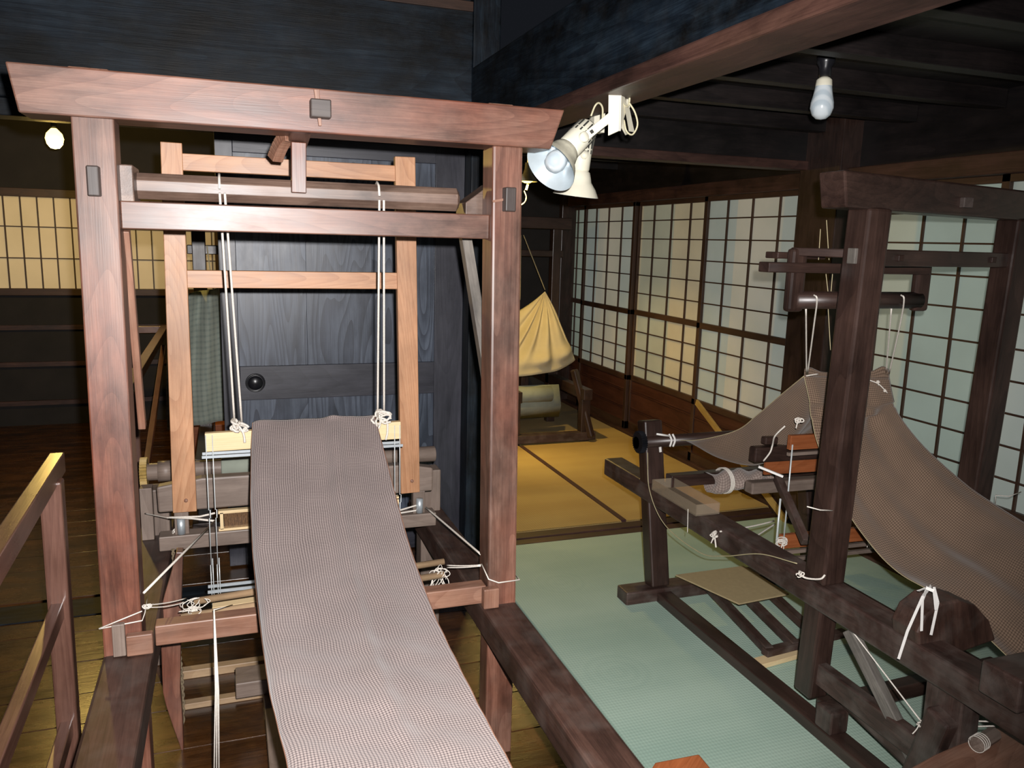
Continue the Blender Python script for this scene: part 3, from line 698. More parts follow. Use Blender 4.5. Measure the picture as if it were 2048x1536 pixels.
# ---- heddle frame hung from the roller
YH = 2.40
hb = MB().bar((-0.078, YH, 0.902), (0.493, YH, 0.908), 0.022, 0.055).build('heddle_bar', 'pale', loom, bevel=0.002)
hb['label'] = 'pale new wooden bar with wire heddle ends'
for dy in (-0.02, 0.02):
    MB().bar((-0.088, YH + dy, 0.862), (0.497, YH + dy, 0.862), 0.004, 0.008).build('metal_rod', 'silver', hb)
    MB().bar((-0.088, YH + dy, 0.448), (0.497, YH + dy, 0.448), 0.004, 0.009).build('metal_rod', 'silver', hb)
MB().bar((-0.055, YH, 0.405), (0.47, YH, 0.405), 0.03, 0.035).build('lower_bar', 'pale', hb, bevel=0.002)
for side, xs in ((0, (-0.076, -0.058)), (1, (0.473, 0.489))):
    for x_ in xs:
        wm = MB(); wm.tube([V(x_, YH - 0.012, 0.925), V(x_, YH - 0.014, 0.70), V(x_ + .004, YH - 0.014, 0.70), V(x_ + .004, YH - 0.014, 0.675), V(x_ + .001, YH - 0.014, 0.675), V(x_ + .001, YH - 0.014, 0.53)], 0.0014, 6)
        wm.tube([V(x_ + .005, YH - 0.014, 0.55), V(x_ + .005, YH - 0.014, 0.40)], 0.0014, 6); wm.tube([V(x_ - .001, YH - 0.014, 0.53), V(x_ - .001, YH - 0.014, 0.40)], 0.0014, 6)
        wm.build('heddle_wire', 'steel', hb)


# ---- cloth 1
def zf(Y_): return interp(Y_, [.40, .75, 1.0, 1.3, 1.65, 1.93, 2.2, 2.40, 2.44], [.60, .64, .63, .62, .635, .70, .82, .940, .952])
LYs = [(2.44, .056), (2.407, .054), (2.325, .047), (2.152, .037), (1.98, .035), (1.80, .039), (1.47, .049), (1.25, .066), (0.8, .075), (.4, .08)]
LYs = LYs[::-1]
RYs = [(.4, .43), (1.0, .415), (1.11, .418), (1.33, .42), (1.65, .42), (1.95, .42), (2.23, .42), (2.44, .412)]
path = []
k = 0
for i in range(91):
    Y_ = 0.42 + (2.40 - 0.42) * i / 90; path.append((Y_, zf(Y_)))
sm = path[:]
for _ in range(10): sm = [sm[0]] + [(sm[i][0], (sm[i - 1][1] + sm[i][1] * 2 + sm[i + 1][1]) / 4) for i in range(1, len(sm) - 1)] + [sm[-1]]
path = sm + [(2.405, 0.943), (2.418, 0.942), (2.425, 0.930), (2.43, 0.90), (2.44, 0.86), (2.46, 0.82), (2.50, 0.77), (2.55, 0.72), (2.64, 0.60)]
g1 = []
for (Y_, z_) in path:
    xl = interp(Y_, [a_ for a_, _ in LYs], [b_ for _, b_ in LYs]); xr = interp(Y_, [a_ for a_, _ in RYs], [b_ for _, b_ in RYs]); row = []
    amp = interp(Y_, [1.0, 1.8, 2.30, 2.41, 2.5], [0.003, 0.013, 0.012, 0.006, 0.006])
    for j in range(61):
        s = j / 60; x_ = xl + (xr - xl) * s
        ph = 0.2 * math.sin(Y_ * 4)
        fold = math.exp(-((s - 0.60 - 0.05 * math.sin(Y_ * 3)) / 0.06) ** 2) * 1.5 - math.exp(-((s - 0.42) / 0.12) ** 2) * 0.5 + 0.35 * math.sin(s * 19 + ph)
        lift = amp * fold
        edge = -0.012 * max(0, (0.06 - s) / 0.06) ** 2 * interp(Y_, [1.2, 1.8, 2.4], [0.3, 1.6, 0.4])
        wrk = 0.0015 * math.sin(Y_ * 60 + s * 14) * interp(Y_, [0.9, 1.5, 2.0], [1.0, 1.0, 0.0])
        yy = Y_ - (0.006 * fold if Y_ > 2.40 else 0)
        row.append(V(x_, yy - 0.3 * lift, z_ + 0.012 + lift + edge + wrk))
    g1.append(row)
cm = MB().sheet(g1)
c1 = tag(cm.build('woven_cloth', 'cloth', solid=0.0012), 'mauve-brown finely checked cloth draped over the pale bar of the red-brown loom', 'cloth')
sel = MB()
for j in (0, 60): sel.tube([r_[j] for r_ in g1[:-6]], 0.0013, 5)
sel.build('selvage', 'redpale', c1)

# ---- cords of loom 1
def cord_part(parent, paths, mat='rope', r=0.003, knots=(), name='cord', seg=7):
    mb = MB()
    for p in paths: mb.tube(p, r, seg)
    for kk in knots: knot(mb, *kk[:1], **kk[1])
    return mb.build(name, mat, parent)


def strand(a_, b_, sag=0.0, n=10):
    a_, b_ = Vector(a_), Vector(b_)
    return [a_ + (b_ - a_) * (i / n) + V(0, 0, -sag * 4 * (i / n) * (1 - i / n)) for i in range(n + 1)]


for (xt, xb, sd) in ((-0.012, 0.004, 3), (0.387, 0.420, 5)):
    top = V(xt, yr - 0.036, zr - 0.01)
    ps = [strand(top, V(xb, YH - 0.012, 0.955)), strand(top + V(0.012, 0, 0), V(xb + 0.020, YH - 0.012, 0.955))]
    ps.append([V(xt + 0.006 * s_, yr - 0.038 * math.cos(a_ * .5), zr + 0.038 * math.sin(a_ * .5)) for s_, a_ in [(0, 0), (0, 1.5), (0, 3), (0, 4.5), (0, 6)]])
    kn = [(V(xb + 0.008, YH - 0.02, 0.955), dict(r=0.024, rope=0.0033, loops=7, tails=1, seed=sd))]
    cord_part(loom, ps, r=0.0032, knots=kn, name='hanging_cord')
cord_part(loom, [bez([V(0.425, YH - 0.025, 0.955), V(0.445, YH - 0.03, 0.945), V(0.447, YH - 0.03, 0.91), V(0.442, YH - 0.03, 0.885)], 12)], r=0.0034, name='cord_tail')
# cord from the left post up to the reed clamp and across
q0 = V(-0.222, 2.03, 0.62); q1 = at(430, 1042, 1, 2.5); q2 = at(410, 1031, 1, 2.55); q3 = at(338, 1035, 1, 2.57); q4 = at(430, 1026, 1, 2.55)
cord_part(loom, [[q0, q1], [q1, at(385, 1037, 1, 2.56), q3], [q3, at(400, 1033, 1, 2.56), q4]], r=0.0032, name='tension_cord')
cord_part(loom, [strand(at(290, 1027, 1, 2.72), at(338, 1036, 1, 2.6))], r=0.0015, name='tension_cord')
cord_part(loom, [strand(at(852, 1015, 1, 2.58), V(0.668, 2.07, 0.60)), strand(at(795, 1022, 1, 2.56), at(835, 1010, 1, 2.6)), strand(at(795, 1027, 1, 2.56), at(838, 1020, 1, 2.6))], r=0.0032, name='tension_cord')
cord_part(loom, [], knots=[(at(352, 1047 + 72 - 60, 1, 2.62), dict(r=0.014, rope=0.0018, loops=5, tails=1, seed=9))], name='cord_coil')
# lashings round the post feet holding the lease rods
lz = 0.562
cord_part(loom, [[V(-0.320, 1.993, lz - 0.005), V(-0.225, 1.993, lz + 0.003), V(-0.221, 2.02, lz + .01), V(-0.221, 2.10, lz + 0.02)], [V(-0.320, 1.992, lz - 0.004), V(-0.224, 1.992, lz + 0.028)],
                 strand(V(-0.222, 2.01, lz + 0.035), V(-0.135, 2.16, 0.50 + .035), 0.004), strand(V(-0.222, 2.01, lz + 0.030), V(-0.135, 2.16, 0.49 + .035), 0.006)], r=0.0016,
          knots=[(V(-0.212, 2.005, lz + 0.035), dict(r=0.010, rope=0.0014, loops=4, tails=0, seed=4))], name='lashing')
cord_part(loom, [[V(0.658, 2.05, 0.585), V(0.662, 1.995, 0.562), V(0.69, 1.991, 0.550), V(0.752, 1.991, 0.551), V(0.753, 2.08, 0.552)], strand(V(0.655, 2.05, 0.583), V(0.585, 2.16, 0.545), 0.002), strand(V(0.655, 2.05, 0.580), V(0.585, 2.16, 0.538), 0.002)], r=0.0019, name='lashing')
kb = MB(); knot(kb, at(388, 1212, 1, 2.15), r=0.027, rope=0.0012, loops=7, tails=12, seed=12); kb.build('lashing', 'rope', loom)
kb = MB(); knot(kb, at(880, 1142, 1, 2.15), r=0.024, rope=0.0012, loops=7, tails=11, seed=14); kb.build('lashing', 'rope', loom)
# two lease rods through the warp
ra_ = at(388, 1203, 1, 2.22); rb2 = at(888, 1123, 1, 2.22)
tag(MB().tube([ra_, rb2], 0.010, 16).build('lease_rod', 'bamboo'), 'thin brown rod passing under the mauve cloth, the farther of the two', 'rod', 'rods under the mauve cloth')
ra_ = at(362, 1235, 1, 2.14); rb2 = at(888, 1149, 1, 2.14)
tag(MB().tube([ra_, rb2], 0.010, 16).build('lease_rod', 'bamboo'), 'thin brown rod passing under the mauve cloth, the nearer one against the low crossbar', 'rod', 'rods under the mauve cloth')
tag(MB().bar(at(425, 1213, 1, 2.18), at(510, 1200, 1, 2.18), 0.03, 0.006).build('warp_slat', 'pale'), 'short pale wooden slat lying between the two lease rods', 'slat')
# three white cords dropping in front
cs = MB()
for k in range(3): cs.tube([at(428, 1218, 1, 1.97), at(431 + 3 * k, 1380, 1, 1.93), at(428 + 5 * k, 1560, 1, 1.90)], 0.0019, 6)
cs.tube([at(430, 1219, 1, 1.97), at(465, 1210, 1, 2.12)], 0.0012, 5)
cs.build('treadle_cord', 'rope', loom)
rp = MB(); pts = [at(346, 1098, 1, 2.58), at(352, 1180, 1, 2.56), at(358, 1290, 1, 2.5), at(366, 1400, 1, 2.45), at(364, 1560, 1, 2.40)]
cc = bez(pts, 120)
for ph in (0, PI):
    rp.tube([p + V(math.cos(i * 0.9 + ph), 0, math.sin(i * .9 + ph) * .3) * 0.0035 for i, p in enumerate(cc)], 0.0032, 6)
rp.build('treadle_rope', 'brownrope', loom)
# low step/treadle stand seen under the loom
st = thing('treadle_stand', (0.06, 2.4, 0), 'dark T-shaped wooden treadle stand on the boards beneath the red-brown loom', 'treadle')
MB().box((-0.02, 2.36, 0.10), (0.30, 2.46, 0.15)).build('top_board', 'greywood', st, bevel=0.003)
MB().box((0.06, 1.7, 0.04), (0.11, 2.40, 0.10)).build('beam', 'greywood', st, bevel=0.003)
MB().box((0.20, 2.38, 0.0), (0.25, 2.44, 0.10)).build('leg', 'greywood', st, bevel=0.003)
MB().box((0.06, 2.38, 0.0), (0.11, 2.44, 0.10)).build('leg', 'greywood', st, bevel=0.003)
tag(MB().box((-0.22, 2.70, 0.0), (0.70, 2.735, 0.03)).build('floor_batten', 'bamboo', bevel=0.002), 'pale worn batten across the boards under the red-brown loom, the farther one', 'batten', 'floor battens under the red-brown loom')
tag(MB().box((-0.22, 2.51, 0.0), (0.70, 2.54, 0.02)).build('floor_batten', 'bamboo', bevel=0.002), 'worn wooden batten across the boards beside the treadle stand, the nearer one', 'batten', 'floor battens under the red-brown loom')

# ============================================================ CLIP SPOTLIGHTS
def spotlight(mouth, d, rim, label, shade='whiteold'):
    d = d.normalized(); L_ = 0.205 * rim / 0.080; k = rim / 0.080
    t = thing('clip_lamp', mouth - d * L_, label, 'lamp')
    b0 = mouth - d * L_
    MB().lathe([(0.0, 0.0), (0.030 * k, 0.001), (0.034 * k, 0.008 * k), (0.036 * k, 0.045 * k), (0.036 * k, 0.112 * k), (0.033 * k, 0.118 * k), (0.0, 0.118 * k)], b0, d, 36).build('housing', 'white', t)
    sl = MB(); _, s, u = frame_of(d)
    for i in range(14):
        a_ = 2 * PI * i / 14; rr = s * math.cos(a_) + u * math.sin(a_)
        for (z0_, z1_) in ((0.012, 0.040), (0.045, 0.058)):
            sl.bar(b0 + rr * 0.0355 * k + d * z0_ * k, b0 + rr * 0.0362 * k + d * z1_ * k, 0.0045 * k, 0.003, up=rr)
    sl.build('vent_slot', 'darkslot', t)
    MB().lathe([(0.033 * k, 0.116 * k), (0.040 * k, 0.122 * k), (0.046 * k, 0.140 * k), (0.050 * k, 0.155 * k), (0.068 * k, 0.178 * k), (0.082 * k, 0.205 * k)], b0, d, 44).build('shade', shade, t)
    MB().lathe([(0.030 * k, 0.118 * k), (0.038 * k, 0.124 * k), (0.044 * k, 0.141 * k), (0.048 * k, 0.156 * k), (0.066 * k, 0.179 * k), (0.0815 * k, 0.2055 * k)], b0, d, 44).build('reflector', 'reflector', t)
    MB().lathe([(0.015 * k, 0.120 * k), (0.018 * k, 0.140 * k), (0.029 * k, 0.160 * k), (0.032 * k, 0.178 * k), (0.027 * k, 0.196 * k), (0.015 * k, 0.207 * k), (0.0, 0.210 * k)], b0, d, 32).build('bulb', 'bulb_frost', t)
    return t, b0, s, u, k


d1_ = (-0.60 * RGT - 0.72 * UP) * 0.90 - 0.40 * FWD
mouth1 = atd(1101, 334, 2.23)
t1, b1, s1, u1, k1 = spotlight(mouth1, d1_, 0.0775, 'tilted cream clip-on spotlight with its grey bulb showing, clipped to the big beam')
dn = d1_.normalized()
# pivot knob, arm, clip
pk = b1 + dn * 0.075 * k1
toward = (RGT * 0.55 - FWD * 0.75 + UP * 0.1); toward = (toward - dn * toward.dot(dn)).normalized()
MB().lathe([(0, 0), (0.013, 0), (0.015, -0.004), (0.015, -0.012), (0.012, -0.015), (0, -0.015)], pk + toward * 0.034, -toward, 24).build('pivot_knob', 'white', t1)
clip_c = atd(1241, 222, 2.27)
MB().bar(pk + toward * 0.030 + RGT * 0.006, clip_c - RGT * 0.020 + UP * -0.01, 0.006, 0.024, up=UP).build('arm', 'white', t1, bevel=0.002)
MB().bar(pk - toward * 0.030 + RGT * 0.006, clip_c - RGT * 0.020 + UP * -0.016, 0.006, 0.022, up=UP).build('arm', 'white', t1, bevel=0.002)
e0 = pk + toward * 0.036 + (clip_c - pk).normalized() * 0.026
MB().bar(e0, e0 + (clip_c - pk).normalized() * 0.009, 0.002, 0.010, up=UP).build('rating_label', 'darkslot', t1)
dp = 2.265
cplate = [atd(1217, 180, dp), atd(1241, 171, dp), atd(1238, 261, dp), atd(1216, 271, dp)]
MB().prism(cplate, FWD * 0.004 + RGT * 0.002).build('clip_plate', 'white', t1, bevel=0.001)
cp2 = [atd(1241, 172, dp), atd(1239, 262, dp), atd(1253, 212, dp + .05)]
MB().prism(cp2, RGT * 0.003).build('clip_web', 'white', t1)
cp3 = [atd(1248, 205, dp + .02), atd(1258, 212, dp + .05), atd(1269, 264, dp + .06), atd(1258, 262, dp + .03)]
MB().prism(cp3, FWD * 0.003).build('clip_jaw', 'white', t1)
cp4 = [atd(1240, 250, dp + .02), atd(1246, 238, dp + .04), atd(1256, 268, dp + .05), atd(1251, 270, dp + .03)]
MB().prism(cp4, FWD * 0.003).build('clip_jaw', 'white', t1)
cp5 = [atd(1253, 178, dp + .05), atd(1257, 180, dp + .06), atd(1260, 215, dp + .06), atd(1252, 212, dp + .05)]
MB().prism(cp5, FWD * 0.003).build('clip_handle', 'white', t1)
wire = bez([atd(1182, 232, 2.29), atd(1190, 212, 2.29), atd(1198, 206, 2.28), atd(1205, 216, 2.27), atd(1205, 240, 2.27)], 24)
wm = MB().tube(wire, 0.0028, 8)
wm.build('flex', 'cord', t1)
wm = MB().tube(bez([atd(1246, 184, 2.28), atd(1252, 181, 2.29), atd(1259, 192, 2.30), atd(1257, 210, 2.30), atd(1250, 212, 2.29), atd(1243, 204, 2.28)], 24), 0.0030, 8)
wm.build('flex', 'cord', t1)
wm = MB().tube(bez([atd(1258, 205, 2.30), atd(1270, 225, 2.30), atd(1275, 250, 2.30), atd(1265, 269, 2.30), atd(1253, 262, 2.29), atd(1248, 240, 2.29)], 24), 0.0026, 8)
wm.build('flex', 'cord', t1)
mouth2 = atd(1151, 391, 2.62)
d2_ = V(0, 0, -1) + RGT * (-0.10) + FWD * 0.10
t2, b2, s2, u2, k2 = spotlight(mouth2, d2_, 0.0735, 'cream clip-on spotlight pointing straight down, lower and behind the tilted one', 'white')
MB().bar(b2 + d2_.normalized() * 0.05 + RGT * 0.03, b2 + V(0.10, 0.12, 0.06), 0.006, 0.020).build('arm', 'white', t2, bevel=0.002)
MB().lathe([(0, 0), (0.013, 0), (0.014, 0.010), (0, 0.012)], b2 + d2_.normalized() * 0.068 - FWD * 0.030 + RGT * 0.008, -FWD, 24).build('pivot_knob', 'white', t2)
MB().box(b2 + V(0.08, 0.10, 0.03), b2 + V(0.12, 0.14, 0.16)).build('clip_plate', 'white', t2)

# ceiling bulb (unlit, spiral) over the dark loom
bx = at(1645, 200, 1, 2.4)
cb = thing('ceiling_bulb', (bx.x, bx.y, at(1645, 240, 1, 2.4).z), 'unlit white spiral-striped bulb in a black socket hanging from the dark ceiling', 'light bulb')
zb_ = at(1645, 240, 1, 2.4).z; zc_ = at(1645, 153, 1, 2.4).z; hh = zc_ - zb_
MB().lathe([(0, 0), (0.017, 0.003), (0.031, 0.015), (0.0395, 0.038), (0.039, 0.056), (0.033, 0.082), (0.0275, hh - 0.030)], (bx.x, bx.y, zb_), (0, 0, 1), 36).build('globe', 'bulb_frost', cb)
MB().lathe([(0.0285, hh - 0.032), (0.0265, hh - 0.012), (0.020, hh - 0.005), (0.012, hh), (0, hh)], (bx.x, bx.y, zb_), (0, 0, 1), 36).build('collar', 'white', cb)
MB().lathe([(0.012, hh), (0.021, hh), (0.021, hh + 0.03), (0.030, hh + 0.045), (0.032, 2.165 - zb_), (0, 2.165 - zb_)], (bx.x, bx.y, zb_), (0, 0, 1), 30).build('socket', 'iron', cb)


def lit_bulb(pos, label, shade_r=0.05, hang=0.3):
    t = thing('pendant_bulb', pos, label, 'light bulb')
    MB().lathe([(0, -0.070), (0.022, -0.066), (0.040, -0.045), (0.047, -0.015), (0.040, 0.012), (0.020, 0.034), (0.014, 0.040)], pos, (0, 0, 1), 28).build('glass', 'bulb_lit', t)
    MB().lathe([(0.012, 0.040), (0.016, 0.040), (0.016, 0.075), (0.008, 0.085), (0, 0.085)], pos, (0, 0, 1), 20).build('socket', 'iron', t)
    MB().tube([V(*pos) + V(0, 0, 0.08), V(*pos) + V(0, 0, hang)], 0.003, 6).build('flex', 'iron', t)
    return t


# ============================================================ LOOM 2 (dark)
X2, X2b = 1.64, 2.49
l2 = thing('floor_loom', (2.06, 1.83, 0), 'dark brown wooden floor loom standing on the pale green mat at the right', 'loom')
ZR2 = 0.50
MB().box((X2, 0.85, 0.425), (X2 + 0.095, 3.26, 0.505)).build('side_rail', 'darkdusty', l2, bevel=0.008)
MB().box((X2b - 0.03, 0.85, 0.425), (X2b + 0.065, 3.26, 0.505)).build('side_rail', 'darkdusty', l2, bevel=0.008)
# front uprights hanging to just above the mat
for xx, yy in ((X2 + 0.005, 1.80), (2.435, 1.985)):
    MB().bar((xx + 0.042, yy + 0.03, 0.505), (xx + 0.042, yy, 1.615), 0.082, 0.085, up=V(0, 1, 0)).build('post', 'dark', l2, bevel=0.008)
    MB().bar((xx + 0.042, yy + 0.04, 0.125), (xx + 0.042, yy + 0.03, 0.43), 0.070, 0.075, up=V(0, 1, 0)).build('post_foot', 'dark', l2, bevel=0.008)
    MB().bar((xx + 0.042, yy + 0.02, 0.21), (xx + 0.042, 0.9, 0.20), 0.035, 0.07).build('lower_stretcher', 'darkdusty', l2, bevel=0.004)


def yb2(x): return 1.757 + (x - 1.64) * 0.235


MB().prism([V(1.525, yb2(1.525), 1.705), V(2.66, yb2(2.66), 1.705), V(2.63, yb2(2.63), 1.610), V(1.548, yb2(1.548), 1.610)], (0, 0.10, 0)).build('top_beam', 'dark', l2, bevel=0.006)
c = at(1935, 405, 1, 1.85)
MB().box((c.x - 0.018, yb2(c.x) - 0.02, c.z - 0.015), (c.x + 0.018, yb2(c.x) + 0.02, c.z + 0.015)).build('through_tenon', 'tenonwood', l2, bevel=0.002)
MB().bar((1.66, yb2(1.66) + 0.045, 1.480), (2.6, yb2(2.6) + 0.045, 1.480), 0.045, 0.048).build('crossbar', 'dark', l2, bevel=0.004)
MB().box((X2 - 0.003, 1.785, 1.462), (X2 + 0.02, 1.815, 1.505)).build('through_tenon', 'greybrace', l2, bevel=0.002)
for px, py in ((1810, 533), (2005, 545)):
    c = at(px, py, 1, 1.80 if px < 1900 else 1.90); MB().box((c.x - 0.010, yb2(c.x) + 0.012, 1.471), (c.x + 0.010, yb2(c.x) + 0.04, 1.489)).build('peg', 'dark', l2, bevel=0.002)
MB().tube([at(1990, 1012, 1, 1.98), at(1992, 990, 1, 1.965), at(2018, 993, 1, 1.935), at(2042, 984, 1, 1.95)], 0.0018, 6).build('lashing', 'rope', l2)
# arms behind the near upright and the swinging horse with its roller
MB().bar((1.50, 2.0, 1.443), (2.12, 2.0, 1.443), 0.05, 0.030).build('arm', 'dark', l2, bevel=0.003)
MB().bar((1.57, 2.06, 1.478), (1.75, 2.06, 1.478), 0.06, 0.02).build('arm', 'dark', l2, bevel=0.003)
MB().bar((1.62, 2.02, 1.49), (1.75, 1.80, 1.49), 0.05, 0.025).build('arm', 'dark', l2, bevel=0.003)
for xa in (1.588, 2.082):
    MB().bar((xa + .03, 2.0, 1.50), (xa + .03, 2.0, 1.31), 0.058, 0.03, up=V(0, 1, 0)).build('swing_plate', 'dark', l2, bevel=0.010)
MB().lathe([(0.027, 0), (0.027, 0.49)], (1.62, 2.0, 1.345), (1, 0, 0), 24, closed=True).build('roller', 'dark', l2)
# rear: foot beam, rear post, cloth beam with ratchet, upper cross beams
MB().box((1.525, 2.76, 0.0), (2.60, 2.85, 0.065)).build('foot_beam', 'darkdusty', l2, bevel=0.006)
for xx in (1.645, 2.46):
    MB().bar((xx + 0.045, 2.80, 0.065), (xx + 0.035, 2.93, 0.76), 0.085, 0.07, up=V(0, 1, 0)).build('rear_post', 'dark', l2, bevel=0.007)
MB().lathe([(0.026, 0), (0.026, 0.80)], (1.60, 2.89, 0.675), (1, 0, 0), 24, closed=True).build('cloth_beam', 'dark', l2)
o_ = []
for k in range(56): a_ = PI * k / 28; rr = 0.047 if k % 2 else 0.041; o_.append(V(1.60, 2.88 + rr * math.cos(a_), 0.68 + rr * math.sin(a_)))
MB().prism(o_, (0.025, 0, 0)).build('ratchet', 'iron', l2)
MB().bar((1.70, 2.78, 0.535), (2.5, 2.78, 0.535), 0.05, 0.05).build('crossbar', 'dark', l2, bevel=0.004)
# wound cloth on that bar, tied with tape
g = []
for i in range(25):
    s = i / 24; row = []
    for j in range(25):
        a_ = 2 * PI * j / 24; rr = 0.047 + 0.008 * math.sin(a_ * 3 + s * 9) + 0.006 * math.sin(s * 23 + a_)
        row.append(V(1.865 + 0.30 * s, 2.74 + rr * math.cos(a_), 0.525 + rr * math.sin(a_) * 0.85))
    g.append(row)
rc = tag(MB().sheet(g, gfn=lambda i, j, a_, b_: V(a_, b_, 0)).build('rolled_cloth', 'rolledcloth'), 'lump of pinkish-brown checked cloth wound on the low bar of the dark loom', 'cloth roll')
tm = MB()
for k in range(3): tm.tube([V(1.93 + 0.007 * k + 0.012 * math.sin(a_ / 10), 2.74 + 0.058 * math.cos(a_ * PI / 16), 0.528 + 0.053 * math.sin(a_ * PI / 16)) for a_ in range(33)], 0.003, 6)
tm.build('tie', 'rope', rc)
# lower floor rail along the near side, and block on it
MB().box((1.668, 0.95, 0.0), (1.735, 2.76, 0.05)).build('floor_rail', 'dark', l2, bevel=0.005)
MB().box((2.47, 0.95, 0.0), (2.535, 2.76, 0.05)).build('floor_rail', 'dark', l2, bevel=0.005)
b0 = at(1650, 1475, 2, 0.05)
MB().box((1.668, 1.72, 0.05), (1.735, 1.79, 0.125)).build('stop_block', 'darkdusty', l2, bevel=0.006)
MB().bar((1.70, 1.80, 0.09), (2.5, 1.85, 0.075), 0.05, 0.05).build('lower_crossbar', 'dark', l2, bevel=0.005)
# front leg assembly under the rail
MB().bar((1.70, 1.35, 0.0), (1.70, 1.36, 0.43), 0.065, 0.11, up=V(0, 1, 0)).build('leg', 'darkdusty', l2, bevel=0.005)
MB().bar((1.66, 1.43, 0.0), (1.655, 1.34, 0.36), 0.05, 0.07, up=V(0, 1, 0)).build('wedge_post', 'darkdusty', l2, bevel=0.008)
MB().bar((1.66, 1.68, 0.42), (1.70, 1.43, 0.14), 0.03, 0.035).build('diagonal_strut', 'greybrace', l2, bevel=0.003)
MB().bar((1.72, 1.73, 0.17), (1.69, 1.30, 0.14), 0.035, 0.06).build('stretcher', 'darkdusty', l2, bevel=0.012)
MB().bar((2.47, 1.35, 0.0), (2.49, 1.36, 0.43), 0.065, 0.09, up=V(0, 1, 0)).build('leg', 'darkdusty', l2, bevel=0.005)
MB().bar((1.60, 1.17, 0.545), (2.55, 1.17, 0.545), 0.10, 0.08).build('front_crossbeam', 'darkdusty', l2, bevel=0.006)
fb_ = [at(1775, 1560, 2, .30), at(1870, 1508, 2, .30), at(2048, 1432, 2, .30), at(2230, 1352, 2, .30), at(2230, 1560, 2, .30)]
MB().prism(fb_, (0, 0, -0.03)).build('foot_board', 'redpale', l2, bevel=0.004)
# warp beam with its round-topped flange
MB().lathe([(0.035, 0), (0.035, 0.15)], (1.72, 1.49, 0.535), (1, 0, 0), 12, closed=True).build('warp_beam', 'dark', l2)
yv = 1.52
fo = [at(1785, 1285, 1, yv), at(1782, 1235, 1, yv), at(1797, 1202, 1, yv), at(1828, 1178, 1, yv), at(1862, 1172, 1, yv), at(1895, 1182, 1, yv), at(1922, 1212, 1, yv), at(1935, 1250, 1, yv), at(1900, 1262, 1, yv), at(1850, 1280, 1, yv)]
MB().prism(fo, (0.0, -0.09, 0)).build('warp_flange', 'rail', l2, bevel=0.006)
tp = MB()
tps = [[(1862, 1172), (1846, 1192), (1815, 1262), (1797, 1318)], [(1855, 1174), (1845, 1200), (1843, 1262)], [(1868, 1174), (1876, 1205), (1862, 1270)], [(1836, 1182), (1852, 1176), (1868, 1182), (1872, 1220)]]
for k, pp in enumerate(tps):
    ys = [1.445, 1.415, 1.41, 1.40] if k == 0 else [1.44, 1.42, 1.41, 1.40]
    P_ = [at(a_, b_, 1, ys[i]) for i, (a_, b_) in enumerate(pp)]
    for i in range(len(P_) - 1): tp.bar(P_[i], P_[i + 1], 0.008, 0.0012, up=V(0, -1, 0.3))
tp.build('tape', 'tape', l2)
# beater, heddle bars and reed of the dark loom
Y2 = 2.45
bt2 = MB().bar((1.855, Y2, 0.725), (2.50, Y2, 0.715), 0.04, 0.06).build('beater', 'dark', l2, bevel=0.006)
MB().bar((1.90, Y2, 0.777), (1.96, Y2, 0.775), 0.03, 0.03).build('handle', 'dark', bt2, bevel=0.006)
MB().bar((1.925, Y2 + .01, 0.665), (2.5, Y2 + .01, 0.655), 0.01, 0.055).build('reed_panel', 'orange', bt2)
MB().bar((1.85, Y2, 0.595), (2.50, Y2, 0.585), 0.05, 0.045).build('shuttle_race', 'greywood', bt2, bevel=0.006)
hb2 = MB().bar((1.93, 2.34, 0.795), (2.42, 2.34, 0.790), 0.02, 0.055).build('heddle_bar', 'orange', l2, bevel=0.002)
MB().bar((1.93, 2.34, 0.750), (2.42, 2.34, 0.746), 0.012, 0.012).build('rod', 'greywood', hb2)
MB().bar((1.93, 2.34, 0.410), (2.42, 2.34, 0.400), 0.02, 0.055).build('lower_heddle_bar', 'orange', hb2, bevel=0.002)
for z_ in (0.365, 0.335): MB().bar((1.93, 2.34, z_), (2.42, 2.34, z_ - 0.01), 0.014, 0.014).build('rod', 'greywood', hb2)
for x_ in (1.935, 2.41):
    MB().tube([V(x_, 2.325, 0.79), V(x_, 2.325, 0.42)], 0.003, 6).build('heddle_wire', 'steel', hb2)
    MB().tube([V(x_ - .02, 2.34, 0.58), V(x_ - 0.02, 2.34, 0.35)], 0.004, 6).build('heddle_wire', 'steel', hb2)
MB().bar(at(1555, 955, 1, 2.40), at(1612, 1085, 1, 2.15), 0.028, 0.03).build('diagonal_stay', 'darkdusty', l2, bevel=0.003)
# treadles
for xt in (1.86, 1.98, 2.10):
    MB().bar((xt + 0.02, 2.78, 0.09), (xt - 0.035, 2.215, 0.045), 0.035, 0.03).build('treadle', 'darkdusty', l2, bevel=0.003)
MB().bar((1.80, 2.21, 0.045), (2.20, 2.25, 0.045), 0.035, 0.025).build('treadle_bar', 'darkdusty', l2, bevel=0.003)
tag(MB().bar((1.745, 2.185, 0.022), (1.95, 2.21, 0.022), 0.05, 0.018).build('floor_slat', 'pale', bevel=0.002), 'pale wooden slat on the green mat under the treadles of the dark loom', 'slat')
bdp = [at(1351, 1152, 2, .15), at(1487, 1134, 2, .155), at(1578, 1190, 2, .15), at(1478, 1210, 2, .145)]
tag(MB().prism(bdp, (0, 0, 0.006)).build('fibreboard_sheet', 'board', bevel=0.001), 'thin tan board lying across the treadles beneath the dark loom', 'board')
